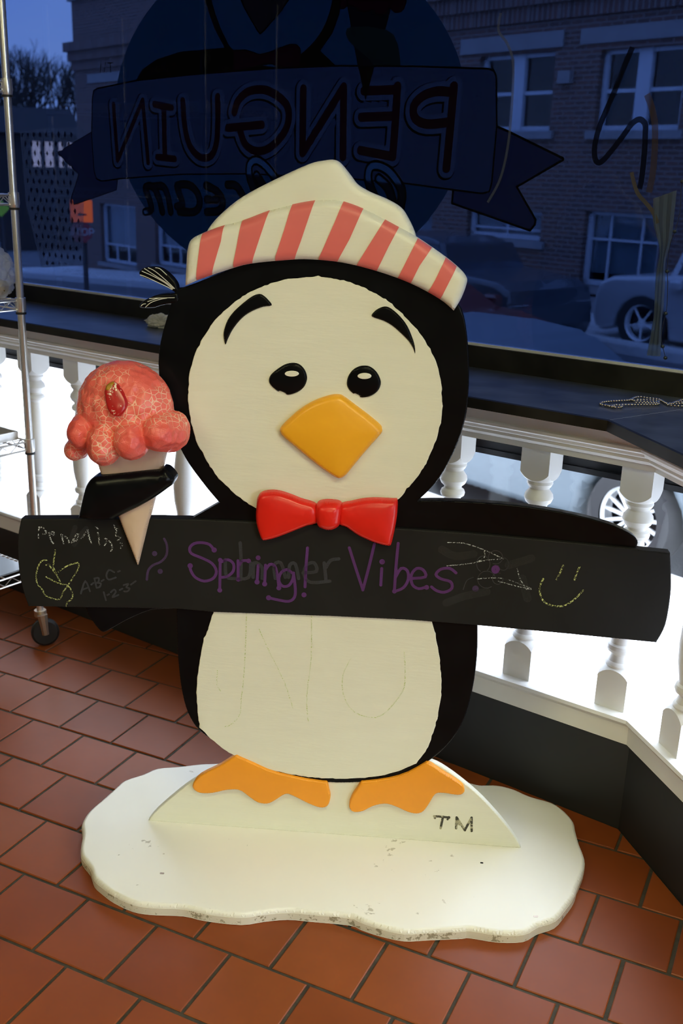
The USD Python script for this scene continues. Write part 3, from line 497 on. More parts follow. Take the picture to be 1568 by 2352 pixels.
# surface nets on a regular grid
ST = 0.0032; gx, gy, gz = [np.arange(a-ST*2, b+ST*3, ST) for a, b in zip(lo, hi)]
G3 = np.stack(np.meshgrid(gx, gy, gz, indexing='ij'), -1); D3 = np.maximum(scoop_sdf(G3.reshape(-1, 3)), G3[..., 1].ravel()-(YB-0.004)).reshape(G3.shape[:3])
def surface_nets(D, o, st):
    sg_ = D < 0; n = D.shape; cnt = np.zeros(np.array(n)-1); acc = np.zeros((*(np.array(n)-1), 3)); C_ = [(a, b, c) for a in (0, 1) for b in (0, 1) for c in (0, 1)]
    sl = lambda c: tuple(slice(k, m-1+k) for k, m in zip(c, n))
    for i_ in range(8):
        for j_ in range(i_+1, 8):
            a, b = np.array(C_[i_]), np.array(C_[j_])
            if abs(a-b).sum() != 1: continue
            da, db = D[sl(a)], D[sl(b)]; m = (da < 0) != (db < 0); t_ = np.where(m, da/np.where(m, da-db, 1), 0); acc += (m[..., None])*(a+t_[..., None]*(b-a)); cnt += m
    idx = -np.ones(cnt.shape, int); on = cnt > 0; idx[on] = np.arange(on.sum()); V = (np.argwhere(on)+acc[on]/cnt[on][:, None])*st+o; F = []
    for ax in range(3):
        u, v_ = [k for k in range(3) if k != ax]; s0 = [slice(1, m-1) for m in n]; s1 = list(s0); s0[ax] = slice(0, n[ax]-1); s1[ax] = slice(1, n[ax])
        e = np.argwhere(sg_[tuple(s0)] != sg_[tuple(s1)]); off = np.ones(3, int); off[ax] = 0; e = e+off; ins = sg_[tuple(e.T)]
        du, dv = np.eye(3, dtype=int)[u], np.eye(3, dtype=int)[v_]; q = np.stack([idx[tuple((e-k).T)] for k in (du+dv, dv, 0*du, du)], 1); fl_ = ins if ax != 1 else ~ins; q[~fl_] = q[~fl_][:, ::-1]; F.append(q)
    return V, np.vstack(F)
V_, F_q = surface_nets(D3, np.array([gx[0], gy[0], gz[0]]), ST)
sm_ = trimesh.Trimesh(V_, quads(F_q), process=False)
if sm_.volume < 0: sm_.invert()
trimesh.smoothing.filter_taubin(sm_, iterations=6)
v, nn = sm_.vertices.copy(), sm_.vertex_normals; dd = _kd.query(v)[0]; front = np.clip((YB-0.012-v[:, 1])/0.02, 0, 1)
sm_.vertices = v+nn*((np.clip(dd, 0, .016)-0.008)*0.34*front)[:, None]
scoop = obj('scoop', sm_, 'scoop_paint', cone, smooth=40, label='carved coral pink scoop with pale worn ridges')
# strawberry carved on the scoop: laid on its front
def on_scoop(px, py):
    o = CAM; d = ray(130+px/4.703, 820+py/4.703); d = d/np.linalg.norm(d)
    loc, _, _ = rayhit.intersects_location([o], [d], multiple_hits=False); return loc[0]
rayhit = trimesh.ray.ray_triangle.RayMeshIntersector(sm_)
c0 = on_scoop(640, 470); Ystr = c0[1]
def relief(pts, yb, k, mt, lab, nm):
    P = poly(Yp(pts, Ystr, smooth=4, **ci)); m = pillow(P, Ystr+0.02, domed(.004, k, .012), BR(.004)+(.008, .014), .004, .006, yfront=Ystr-0.0)
    # lean it back with the slope of the scoop
    ps = np.array([on_scoop(*q) for q in ((580, 420), (690, 420), (640, 560), (640, 470), (620, 350), (700, 540))]); A = np.c_[ps[:, 0], ps[:, 2], np.ones(6)]; co = np.linalg.lstsq(A, ps[:, 1], rcond=None)[0]
    m.vertices[:, 1] += m.vertices[:, 0]*co[0]+m.vertices[:, 2]*co[1]+co[2]-Ystr+yb
    obj(nm, m, mt, cone, label=lab)
relief([(525, 330), (518, 380), (540, 480), (580, 575), (640, 622), (700, 625), (752, 570), (768, 500), (742, 430), (680, 340), (612, 283), (560, 288)], -0.0025, .007, 'strawberry_red', 'dark red strawberry with chipped pale flecks', 'strawberry')
relief([(528, 330), (535, 360), (580, 362), (608, 318), (612, 285), (575, 280), (540, 302)], -0.006, .005, 'strawberry_gold', 'mustard yellow strawberry cap', 'strawberry_cap')
hand = Yp([(218, 1756), (250, 1600), (290, 1440), (338, 1352), (400, 1306), (470, 1298), (700, 1270), (950, 1245), (1105, 1238), (1130, 1216), (1182, 1230), (1232, 1280), (1260, 1332), (1242, 1390), (1190, 1430), (1050, 1530), (880, 1630), (750, 1692), (650, 1742), (600, 1775), (400, 1780)], -0.055, **ci)
hp = list(smooth_line(hand[:19], 4))+list(hand[19:])
HP = poly(hp)
obj('wing_tip', pillow(HP, YB+.004, lambda d: .024/.05*bevel(.05)(d), (.001, .003, .006, .010, .016, .024, .034, .045), 0.005, .01, yfront=YB-0.030), 'black_gloss', pg, label='glossy black wing wrapped around the cone')

# ------------------------------------------------------------------ chalk and marker writing on the banner and belly
YW = YB-0.0004
L5 = dict(off=(0, 960), s=5.345); L6 = dict(off=(30, 1150), s=1.96); L7 = dict(off=(760, 1150), s=1.96)
def mark(name, lines, w, m, c, label, parent=board, Y=YW, smooth=3):
    if name == 'smudge' and len(lines) > 1:
        for l in lines: mark(name, [l], w, m, c, label, parent, Y, smooth)
        return
    obj(name, thin(strokes(lines, w, Y, c, smooth), Y-0.0002, 0.0002, 0.01), m, parent, smooth=False, label=label)
DOT = lambda x, y, r: [(x+r*math.cos(a)*.45, y+r*math.sin(a)*.45) for a in np.linspace(0, 2*math.pi, 9)]
mark('lettering', [[(905, 224), (885, 198), (850, 189), (815, 193), (795, 213), (803, 238), (850, 258), (895, 282), (915, 318), (900, 350), (860, 362), (820, 345), (800, 315), (796, 293)],
    [(932, 268), (931, 335), (930, 400)], [(938, 275), (968, 266), (992, 285), (990, 318), (965, 340), (940, 345)], [(1012, 270), (1013, 353)], [(1013, 300), (1030, 272), (1058, 270)],
    [(1103, 290), (1098, 365)], [(1136, 290), (1132, 372)], [(1134, 315), (1155, 287), (1178, 295), (1190, 340), (1196, 392)], [(1255, 325), (1232, 310), (1205, 325), (1196, 358), (1212, 384), (1240, 382), (1258, 355), (1262, 325)],
    [(1262, 330), (1270, 395), (1266, 435), (1240, 453), (1195, 447), (1150, 437)], [(1325, 212), (1318, 300), (1314, 388)],
    DOT(905, 222, 12), DOT(797, 293, 12), DOT(930, 403, 10), DOT(932, 268, 9), DOT(1060, 271, 9), DOT(1013, 354, 9), DOT(1103, 257, 10), DOT(1098, 366, 11), DOT(1132, 375, 11), DOT(1196, 393, 10), DOT(1150, 437, 12), DOT(1309, 424, 11)], 0.0072, 'marker_purple', L6, 'purple marker lettering Spring!')
mark('lettering', [[(82, 212), (110, 300), (143, 400)], [(143, 402), (170, 300), (195, 195)], [(228, 305), (224, 380)], DOT(230, 275, 13), [(302, 192), (292, 300), (285, 408)], [(290, 345), (315, 305), (343, 315), (347, 355), (325, 392), (287, 408)],
    [(360, 350), (424, 343), (415, 312), (385, 305), (361, 335), (366, 378), (395, 396), (428, 388)], [(562, 325), (535, 305), (495, 308), (472, 332), (495, 352), (538, 365), (543, 395), (510, 412), (475, 405), (452, 388)], DOT(430, 390, 10), DOT(285, 408, 8)], 0.0072, 'marker_purple', L7, 'purple marker lettering Vibes')
mark('lettering', [[(1022, 190), (1026, 270), (1024, 355)], [(955, 265), (960, 340), (1000, 350), (1060, 345), (1070, 280)], [(1080, 345), (1085, 280), (1120, 300), (1122, 350)], [(1180, 350), (1175, 290), (1205, 280), (1225, 345)], [(1240, 345), (1245, 290), (1270, 285), (1285, 350)],
    [(1305, 325), (1365, 318), (1355, 280), (1320, 290), (1310, 335), (1340, 368), (1425, 362)], [(1400, 280), (1408, 360)], [(1408, 300), (1430, 268), (1465, 262)]], 0.0085, 'smudge_grey', L6, 'faint rubbed-out grey lettering')
mark('lettering', [[(305, 418), (325, 362), (346, 408)], [(314, 400), (340, 390)], [(352, 378), (362, 370)], [(366, 350), (376, 392)], [(366, 350), (385, 348), (384, 366), (372, 370)], [(372, 370), (394, 372), (390, 388), (376, 392)], [(398, 362), (408, 356)], [(455, 322), (432, 312), (420, 335), (430, 355), (462, 346)], [(472, 320), (480, 316)],
    [(408, 412), (418, 448)], [(424, 425), (432, 421)], [(440, 412), (455, 400), (462, 412), (448, 434), (474, 424)], [(480, 402), (492, 396)], [(498, 380), (518, 375), (510, 390), (524, 395), (515, 408), (500, 408)], [(530, 378), (552, 362)]], 0.0045, 'smudge_grey', L6, 'very faint lettering A-B-C 1-2-3')
mark('chalk_drawing', [[(680, 172), (692, 200), (690, 245), (665, 275), (630, 290), (608, 315), (602, 355)], DOT(637, 238, 14), DOT(662, 318, 14)], 0.006, 'marker_purple_faint', L6, 'faint purple curl with two dots')
mark('chalk_drawing', [[(575, 1745), (520, 1752), (480, 1800), (452, 1880), (445, 1980), (468, 2050), (522, 2110), (550, 2170), (620, 2208), (728, 2225), (780, 2130), (850, 2030), (920, 1920), (965, 1840), (968, 1772)], [(968, 1772), (880, 1795), (790, 1835), (715, 1890)], [(678, 1622), (665, 1720), (658, 1830), (690, 1910), (735, 2005)],
    [(566, 1806), (600, 1795), (620, 1830), (690, 1920)], [(566, 1950), (650, 1998), (740, 2035), (820, 2052), (870, 2105), (893, 2170), (872, 2230), (825, 2262), (815, 2310)]], 0.0034, 'chalk_yellow', L5, 'yellow chalk scribble of an apple with a leaf')
mark('lettering', [[(480, 1335), (476, 1400), (472, 1472)], [(478, 1340), (530, 1350), (570, 1410), (530, 1425)], [(600, 1410), (660, 1400), (655, 1440), (610, 1420), (625, 1500), (655, 1540)], [(750, 1430), (765, 1480), (780, 1540)], [(760, 1435), (830, 1480), (850, 1535)],
    [(880, 1530), (930, 1440), (970, 1430), (940, 1500), (890, 1520)], [(1000, 1480), (1060, 1400), (1080, 1375), (1090, 1450), (1122, 1545)], [(1178, 1335), (1200, 1360)], [(1200, 1410), (1213, 1480), (1218, 1555)]], 0.0036, 'chalk_white', L5, 'scratchy white chalk lettering')
mark('lettering', [[(520, 1960), (545, 1975), (515, 2040)], [(545, 1975), (580, 2000), (600, 2060), (585, 2100)], [(620, 1810), (640, 1860), (660, 1850)], [(650, 1870), (640, 1930), (690, 1950), (660, 1980)], [(690, 2010), (712, 2025), (690, 2065)]], 0.0034, 'chalk_white', ci, 'scratchy white chalk strokes beside the cone')
mark('smudge', [[(190, 2030), (240, 1950), (320, 1850)], [(160, 1960), (200, 1840)]], 0.012, 'smudge_faint', ci, 'grey chalk smudge')
mark('chalk_drawing', [[(1045, 292), (1030, 325), (1015, 354)], [(1118, 298), (1106, 325), (1096, 356)], [(955, 352), (940, 385), (942, 425), (962, 458), (1000, 473), (1045, 474), (1085, 452), (1115, 425), (1134, 404)]], 0.0042, 'chalk_yellow', L7, 'yellow chalk smiley face')
mark('chalk_drawing', [[(525, 188), (600, 192), (690, 222), (775, 262)], [(775, 262), (700, 268), (610, 285), (522, 293)], [(690, 228), (690, 255), (660, 275)], [(655, 352), (760, 348), (850, 375), (905, 399), (840, 386), (750, 362)], [(838, 305), (850, 350), (880, 400)]], 0.0022, 'chalk_white', L7, 'thin pale chalk scribble of a fish shape')
fa = np.linspace(0, 4*math.pi, 40)
mark('chalk_drawing', [[(740+22*math.cos(a)*(.35+.05*a/3), 310+24*math.sin(a)*(.35+.05*a/3)) for a in fa]], 0.008, 'marker_purple', L7, 'purple scribbled flower centre')
mark('chalk_drawing', [DOT(650, 396, 16)], 0.008, 'marker_purple_faint', L7, 'faint purple dot')
mark('chalk_drawing', [[(740+rx*math.cos(a)+ox, 315+ry*math.sin(a)+oy) for a in np.linspace(a0, a0+5.2, 16)] for ox, oy, rx, ry, a0 in ((-55, -30, 30, 36, 2), (0, -60, 32, 30, 3), (35, -30, 24, 28, 4), (-40, 40, 40, 38, 1), (10, 35, 24, 26, 0))]+[[(595, 400), (610, 360), (640, 345)]], 0.002, 'smudge_grey', L7, 'faint flower outline')
mark('smudge', [[(500, 220), (560, 250), (640, 240)], [(520, 460), (600, 430), (700, 410)], [(800, 290), (900, 260)], [(860, 350), (884, 440)]], 0.02, 'smudge_faint', L7, 'dusty chalk smudges')
mark('chalk_drawing', [[(400, 45), (380, 55), (372, 250), (362, 400), (352, 480)], [(352, 480), (345, 560), (300, 612), (270, 620)], [(440, 140), (490, 250), (560, 390), (607, 527)], [(698, 60), (697, 280), (675, 470), (682, 595)], [(893, 285), (855, 360), (853, 450), (890, 530), (960, 570), (1040, 568), (1110, 500), (1155, 430), (1160, 330), (1155, 250)], [(235, 340), (232, 410), (250, 445)]], 0.0026, 'chalk_green', c8, 'faint green chalk letters', belly, -0.0026)

# ------------------------------------------------------------------ wire rack at the left
RP = np.array([-1.187, 1.10, 0.0]); RL, RD = 0.91, 0.42       # right rear post, length along the wall, depth
rack = thing('wire_shelving_rack', 'chrome wire shelving rack on casters at the left beside the railing', 'shelving')
corners = [RP, RP-D1*RL, RP+N1*RD, RP-D1*RL+N1*RD]
SH = [1.94, 1.595, 1.255, 0.765, 0.285]
for c in corners:
    p = [cyl(c+[0, 0, 0.13], c+[0, 0, 2.35], 0.0125, 16)]+[lathe([(0.0125, -0.001), (0.0131, -0.001), (0.0131, 0.001), (0.0125, 0.001)], 16, c+[0, 0, z]) for z in np.arange(0.2, 2.3, 0.0254)]
    obj('post', p, 'chrome', rack)
    for z in SH:
        obj('collar', [lathe([(0.0, -0.012), (0.0155, -0.012), (0.0185, 0.002), (0.0175, 0.036), (0.0, 0.036)], 20, c+[0, 0, z-0.012])], 'chrome', rack)
        obj('sleeve_ring', lathe([(0.0125, -0.019), (0.0175, -0.019), (0.0175, -0.012), (0.0125, -0.012)], 20, c+[0, 0, z-0.012]), 'black_rubber', rack)
    w0 = c+np.array([0.0, 0.0, 0.0]); ax = D1*0.6+N1*0.8 if c is RP else D1
    wc = w0 + 0.034*np.array([0.5, -0.2, 0]) + [0, 0, 0.051]
    W = lathe([(0.012, -0.016), (0.043, -0.016), (0.051, -0.009), (0.051, 0.009), (0.043, 0.016), (0.012, 0.016)], 32); R_ = trimesh.geometry.align_vectors([0, 0, 1], np.cross(ax/np.linalg.norm(ax), [0, 0, 1]) if c is not RP else np.array([0.42, -0.9, 0.1])); W.apply_transform(R_); W.apply_translation(wc)
    axd = R_[:3, 2]; k = obj('caster', W, 'black_rubber', rack, label='black caster wheel')
    fk = [tube([wc+axd*s*0.021+[0, 0, -0.004], wc+axd*s*0.021+[-0.004, 0, 0.03], wc+axd*s*0.020+(w0-wc)*[0.6, 0.6, 0]+[0, 0, 0.072]], [0.013, 0.015, 0.02], 8) for s in (-1, 1)]+[cyl(w0+[0, 0, 0.112], w0+[0, 0, 0.135], 0.022), cyl(wc-axd*0.026, wc+axd*0.026, 0.006, 8)]
    obj('fork', fk, 'zinc', k)
for z in SH:
    sh = []
    for a, b in ((corners[0], corners[1]), (corners[2], corners[3]), (corners[0], corners[2]), (corners[1], corners[3])):
        d = (b-a)/np.linalg.norm(b-a); a_, b_ = a+d*0.015, b-d*0.015
        sh += [cyl(a_+[0, 0, z+0.015], b_+[0, 0, z+0.015], 0.0036, 8), cyl(a_+[0, 0, z-0.015], b_+[0, 0, z-0.015], 0.0036, 8)]
        n = int(np.linalg.norm(b_-a_)/0.06)*2; zz = np.array([a_+(b_-a_)*i/n+[0, 0, z+(0.012 if i % 2 else -0.012)] for i in range(n+1)])
        sh.append(tube(zz, 0.0022, 5))
    for i in range(1, 36):
        q = -D1*RL*i/36; sh.append(cyl(RP+q+[0, 0, z+0.018], RP+q+N1*RD+[0, 0, z+0.018], 0.0017, 5))
    for k in (.33, .66): sh.append(cyl(RP+N1*RD*k+[0, 0, z+0.015], RP-D1*RL+N1*RD*k+[0, 0, z+0.015], 0.0028, 5))
    obj('wire_shelf', sh, 'chrome', rack, smooth=40)
def slab(z, s0, s1, o0, o1, h): m = wallbox(s0, s1, o0, o1, 0, h, bev=0.003); m.apply_translation(RP-B+[0, 0, z]); return m
tr = thing('metal_tray', 'grey sheet-metal tray on the waist-high wire shelf', 'tray')
zt_ = 0.765+0.0205
obj('tray_bottom', slab(zt_, -0.62, -0.03, 0.025, 0.39, 0.004), 'chrome', tr)
for n_, a in (('rim', (-0.62, -0.03, 0.022, 0.026)), ('rim', (-0.62, -0.03, 0.389, 0.393)), ('rim', (-0.034, -0.03, 0.025, 0.39)), ('rim', (-0.62, -0.616, 0.025, 0.39))): obj(n_, slab(zt_, *a, 0.030), 'chrome', tr)
br = thing('shelf_liner', 'flat grey liner on the lowest wire shelf', 'shelf liner'); obj('sheet', slab(0.285+0.0205, -0.88, -0.02, 0.02, 0.40, 0.004), 'car_silver', br)
def crumple(r, seed, amp, cells=26, base=0.35, sub=5):
    m = trimesh.creation.icosphere(sub); v = m.vertices; cs = np.random.default_rng(seed).normal(size=(cells, 3)); cs /= np.linalg.norm(cs, axis=1)[:, None]
    d = np.sort(np.arccos(np.clip(v@cs.T, -1, 1)), axis=1); k = 1-amp*(d[:, 1]-d[:, 0])/0.6*1.0+amp*(meshkit.fbm(v*3+seed, 4)-.5)*1.6
    m.vertices = v*k[:, None]*np.asarray(r); return m
bagc = RP-D1*0.085+N1*0.035+[0, 0, 1.255+0.0198]
bag = thing('clear_plastic_bag', 'crumpled clear plastic bag with gold contents on the wire rack shelf', 'plastic bag')
m = crumple((0.075, 0.06, 0.088), 4, 0.28); m.vertices[:, 2] = np.maximum(m.vertices[:, 2], -0.078); m.apply_translation(bagc+[0, 0, 0.078]); obj('film', m, 'clear_bag', bag, smooth=25)
m = crumple((0.048, 0.036, 0.032), 9, 0.2, sub=4); m.vertices[:, 2] = np.maximum(m.vertices[:, 2], -0.028); m.apply_translation(bagc+[0, 0, 0.036]); obj('contents', m, 'gold_foil', bag, label='gold-coloured contents')
P = onZ(362, 752, 1.188); m = crumple((0.062, 0.035, 0.028), 12, 0.45, 18); m.vertices[:, 2] = np.where(m.vertices[:, 2] < -0.02, -0.02, m.vertices[:, 2]); m.apply_transform(trimesh.transformations.rotation_matrix(math.radians(-25), [0, 0, 1])); m.apply_translation(P+[0.01, 0.0, 0.0205])
data(obj('crumpled_white_bag', m, 'white_bag', smooth=25), 'crumpled translucent white plastic bag on the counter behind the penguin', 'plastic bag')

# beads on the counter
cb = dict(off=(960, 780), s=2.579)
def bead_line(pts, zs=None, step=0.0078, r=0.0033):
    P = np.array([onZ(960+x/2.579, 780+y/2.579, 1.1885+r+(zs or 0)) for x, y in pts]); L_ = LineString(smooth_line(P, 6)); n = int(L_.length/step)
    return np.array([L_.interpolate(i/n, normalized=True).coords[0] for i in range(n+1)])
nk = thing('bead_necklace', 'silver-beige metal bead necklace lying on the dark counter', 'necklace')
bl = [bead_line([(1160, 398), (1085, 384), (1085, 374), (1130, 366), (1200, 362), (1255, 357), (1285, 343), (1320, 340), (1370, 347), (1425, 354), (1462, 374), (1490, 382), (1520, 372), (1560, 358), (1600, 352)]),
      bead_line([(1110, 386), (1145, 398), (1190, 402), (1208, 394), (1180, 387), (1150, 392)]), bead_line([(1210, 386), (1300, 386), (1400, 384), (1426, 378), (1400, 369), (1340, 367), (1280, 362), (1262, 354)]),
      bead_line([(1290, 374), (1350, 376), (1405, 374), (1425, 364), (1380, 358), (1300, 356)]), bead_line([(1478, 386), (1520, 392), (1570, 394), (1600, 388)]), bead_line([(1490, 378), (1530, 380), (1580, 376), (1560, 366), (1540, 370), (1600, 372)])]
sph = trimesh.creation.icosphere(2, 0.0033); bs = []
for P in bl:
    for q in P:
        s_ = sph.copy(); s_.apply_translation(q); bs.append(s_)
obj('bead', bs, 'bead_metal', nk, smooth=True, kind='stuff'); obj('thread', [tube(P, 0.0006, 5) for P in bl], 'bead_metal', nk)

# ------------------------------------------------------------------ film sign on the outside of the tinted glass
GP = B+N1*(GO-0.006)
def glass_poly(pts, out=0.0, off=(0, 0), s=1.0, smooth=0, closed=True):
    """traced outline -> metres along the glass (along the wall, height)"""
    P0 = B+N1*(GO-0.006-out); q = np.array([[(onP(off[0]+x/s, off[1]+y/s, P0, N1)-B)@D1, onP(off[0]+x/s, off[1]+y/s, P0, N1)[2]] for x, y in pts])
    return smooth_line(q, smooth, closed) if smooth else q
def on_glass(P, out, t=0.0002):
    m = pillow(P, t, flat, (), 0.03, 0, yfront=0.0); v = m.vertices.copy()
    m.vertices = B+v[:, :1]*D1+(GO-0.006-out-v[:, 1:2])*N1+np.c_[0*v[:, 0], 0*v[:, 0], v[:, 2]]; return m
sg = thing('window_sign', 'large film sign seen reversed on the tinted glass: lettered banner over a blue disc', 'window sign')
def lay_film(name, P, level, m, label=None, parent=sg):
    obj(name, on_glass(P, 0.0028-0.0006*level), m, parent, smooth=False, label=label)
R1 = dict(s=3.0154); R2 = dict(off=(500, 0), s=3.0154); S1_ = dict(off=(120, 120), s=3.136); S2_ = dict(off=(560, 120), s=2.119)
gpl = lambda pts, sm=0, **c: poly(glass_poly(pts, 0, smooth=sm, **c))
bannerP = gpl([(209, 311), (211, 225), (214, 208), (222, 203), (311, 185), (439, 171), (620, 157), (772, 151), (947, 152), (1118, 157.5), (1133, 162), (1138.5, 175), (1139.5, 290), (1128, 420), (1122, 440), (1107, 444.7), (1032, 435), (928, 421), (796, 410), (566, 399), (407, 400.6), (279.5, 410), (232, 416), (221, 411), (215, 395)])
ang = np.linspace(0, 2*math.pi, 72, endpoint=False); discP = gpl([(667+405*math.cos(a), 256+396*math.sin(a)) for a in ang])
blackP = gpl([(470, 5), (491, 66), (514, 109), (464, 114), (414, 118), (358, 136), (325, 159), (305, 195), (500, 185), (780, 170), (767, 148), (734, 116), (762, 76), (778, 33), (783, -20), (770, -150), (700, -230), (560, -230), (480, -150), (468, -60)])
faceP = gpl([(484, -20), (490, 20), (500, 50), (515, 85), (535, 115), (600, 150), (660, 150), (692, 122), (722, 92), (746, 52), (761, 0), (758, -60), (720, -150), (640, -190), (560, -180), (505, -110)], 3)
beakP = gpl([(540, -60), (553, 0), (560, 18), (590, 70), (596, 77), (603, 72), (640, 30), (661, 0), (690, -60), (620, -110)])
bowP = gpl([(105, 350), (190, 345), (285, 378), (360, 360), (430, 330), (500, 306), (545, 310), (565, 335), (572, 400), (562, 470), (450, 470), (365, 440), (290, 450), (105, 500)], **R2)
coneP = gpl([(890, 0), (1200, 0), (1185, 90), (1085, 440), (1020, 695), (965, 440)], **R2)
scoopP = gpl([(800, -60), (830, 20), (850, 60), (880, 52), (905, 30), (950, 50), (1000, 82), (1050, 70), (1070, 58), (1090, 90), (1130, 105), (1165, 85), (1185, 50), (1215, 80), (1245, 85), (1285, 60), (1300, -60), (1200, -300), (900, -300)], 2, **R2)
handP = gpl([(880, 230), (890, 198), (920, 185), (1050, 182), (1160, 205), (1215, 240), (1240, 300), (1258, 400), (1262, 470), (1080, 470), (1060, 420), (950, 330), (900, 280)], **R2)
tailR = gpl([(1205, 350), (1290, 388), (1550, 516), (1552, 523), (1325, 655), (1417, 815), (1413, 838), (1390, 868), (1010, 735), (1016, 660), (1180, 640)], **S2_)
tailL = gpl([(290, 568), (38, 720), (45, 735), (190, 878), (135, 1040), (152, 1098), (458, 992), (470, 900), (340, 880)], **S1_)
def rim(P, w=0.006): return P.buffer(w/2).difference(P.buffer(-w/2))
def minus(P, *q):
    for k in q: P = P.difference(k)
    return P
lay_film('ribbon_tail', minus(tailR, bannerP), 0, 'vinyl_tail'); lay_film('ribbon_tail', minus(tailL, bannerP), 0, 'vinyl_tail')
lay_film('outline', minus(rim(tailR), bannerP), 1, 'vinyl_black', 'black outline'); lay_film('outline', minus(rim(tailL, .003), bannerP), 1, 'vinyl_black')
lay_film('disc', minus(discP, bannerP, blackP, tailL, tailR, coneP, scoopP, handP), 0, 'vinyl_blue', 'deep blue round background')
lay_film('penguin_body', minus(blackP, faceP, bannerP, bowP), 0, 'vinyl_black', 'black body of the printed penguin')
lay_film('penguin_face', minus(faceP, beakP, bowP, bannerP), 0, 'vinyl_blue', 'face of the printed penguin')
lay_film('beak', minus(beakP, bowP), 0, 'vinyl_tan'); lay_film('outline', minus(unary_union([rim(beakP, .005), rim(bowP, .004), rim(coneP, .003).difference(handP), rim(scoopP, .003)]), bannerP.difference(coneP)), 1, 'vinyl_black')
lay_film('bow_tie', minus(bowP, bannerP), 0, 'vinyl_red'); lay_film('cone', minus(coneP, scoopP, handP), 0, 'vinyl_shade'); lay_film('scoop', minus(scoopP, faceP), 0, 'vinyl_red'); lay_film('wing', minus(handP, bannerP), 0, 'vinyl_hand')
LET = []
def gl(lines, w, c, sm=3):
    return unary_union([LineString(glass_poly(l, 0, smooth=sm if len(l) > 2 else 0, closed=False, **c)).buffer(w/2) for l in lines])
LET = [gl([[(1020, 165), (1003, 360), (983, 565)], [(1015, 195), (940, 190), (870, 212), (825, 262), (832, 322), (890, 350), (995, 340)]], .026, S2_), gl([[(745, 165), (735, 340), (722, 508)], [(583, 188), (745, 182)], [(570, 316), (735, 310)], [(565, 478), (722, 508)]], .026, S2_),
       gl([[(287, 178), (283, 490)], [(284, 490), (484, 168)], [(484, 168), (480, 510)]], .026, S2_), gl([[(1308, 432), (1335, 350), (1400, 288), (1480, 268), (1570, 285), (1680, 370), (1700, 480), (1660, 590), (1560, 690), (1460, 712), (1385, 660), (1348, 560)], [(1262, 545), (1505, 522)]], .026, S1_),
       gl([[(937, 350), (950, 520), (985, 670), (1060, 755), (1140, 748), (1180, 650), (1190, 480), (1188, 322)]], .024, S1_), gl([[(800, 385), (808, 760)], [(735, 375), (855, 400)], [(755, 755), (878, 768)]], .023, S1_), gl([[(438, 375), (468, 780)], [(468, 780), (648, 345)], [(648, 345), (688, 795)]], .018, S1_)]
allL = unary_union(LET); rimL = allL.buffer(.014)
script = [gl([[(665, 1150), (712, 1130), (690, 1040), (668, 975), (720, 968), (765, 1050), (790, 1150)], [(740, 965), (800, 970), (835, 1060), (850, 1150)]], .014, S1_), gl([[(895, 1110), (935, 1090), (905, 1000), (900, 960), (980, 955), (1040, 1010), (1060, 1090), (1020, 1150), (915, 1150)]], .014, S1_), gl([[(1105, 960), (1180, 1000), (1225, 1070), (1200, 1140), (1110, 1150)], [(1110, 1060), (1180, 1060)]], .014, S1_), gl([[(1260, 955), (1330, 970), (1400, 1100)]], .014, S1_),
          gl([[(70, 720), (30, 620), (25, 550), (60, 525), (110, 560), (170, 640)], [(60, 600), (110, 680)]], .018, S2_), gl([[(640, 720), (605, 630), (610, 565), (650, 552), (710, 585), (765, 670), (760, 750)], [(655, 615), (700, 660), (720, 720)]], .018, S2_)]
scU = unary_union(script); scO = scU.buffer(.007)
lay_film('banner', minus(bannerP, rimL, coneP, scO), 0, 'vinyl_white', 'pale banner'); lay_film('outline', minus(rim(bannerP, .005), coneP, scO), 1, 'vinyl_black'); lay_film('cone_tip', minus(coneP.intersection(bannerP), allL), 1, 'vinyl_shade')
for ch, Lt in zip('PENGUIN', LET): lay_film('letter', minus(Lt, scO), 2, 'vinyl_red', f'reversed dark red letter {ch}')
lay_film('letter_rim', minus(rimL, allL, scO, coneP), 1, 'vinyl_rim', 'pale rim around the letters')
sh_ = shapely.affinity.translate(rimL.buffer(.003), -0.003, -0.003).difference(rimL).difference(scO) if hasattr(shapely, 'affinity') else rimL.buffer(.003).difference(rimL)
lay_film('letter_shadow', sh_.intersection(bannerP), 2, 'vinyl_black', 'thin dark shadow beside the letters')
lay_film('script_letter', scU, 3, 'vinyl_pale', 'reversed brush-script words'); lay_film('script_outline', minus(scO, scU), 2, 'vinyl_black')
lay_film('small_letters', gl([[(692, 500), (696, 445)], [(696, 445), (718, 500)], [(718, 500), (728, 432)], [(742, 436), (778, 434)], [(760, 436), (764, 500)]], .003, dict(s=3.0154), 0), 2, 'vinyl_black', 'tiny reversed letters TM')
# faint diamond reflection at the left, drawn as a sheet on the glass
rg = np.random.default_rng(3); dm = []; W_ = glass_poly([(45, 300), (195, 290), (190, 610), (95, 615), (60, 470)]); WP = poly(W_)
for i in range(9):
    for j in range(16):
        c = W_.min(0)+[.012+.036*i+(.018 if j % 2 else 0), .02+.034*j]; a = .008+.003*rg.random()
        dm.append(Polygon([c+[a*.8, 0], c+[0, a*1.3], c-[a*.8, 0], c-[0, a*1.3]]))
DM = unary_union(dm).intersection(WP.buffer(-.01))
pf = thing('drawn_reflection', 'faint diamond reflection drawn as a film on the left of the tinted glass', 'drawn reflection')
obj('sheet', on_glass(minus(WP, tailL, bannerP, discP, DM), .0004), 'film_faint', pf, smooth=False); obj('diamond', on_glass(minus(DM, tailL, bannerP, discP), .0006), 'film_dark', pf, smooth=False, kind='stuff')
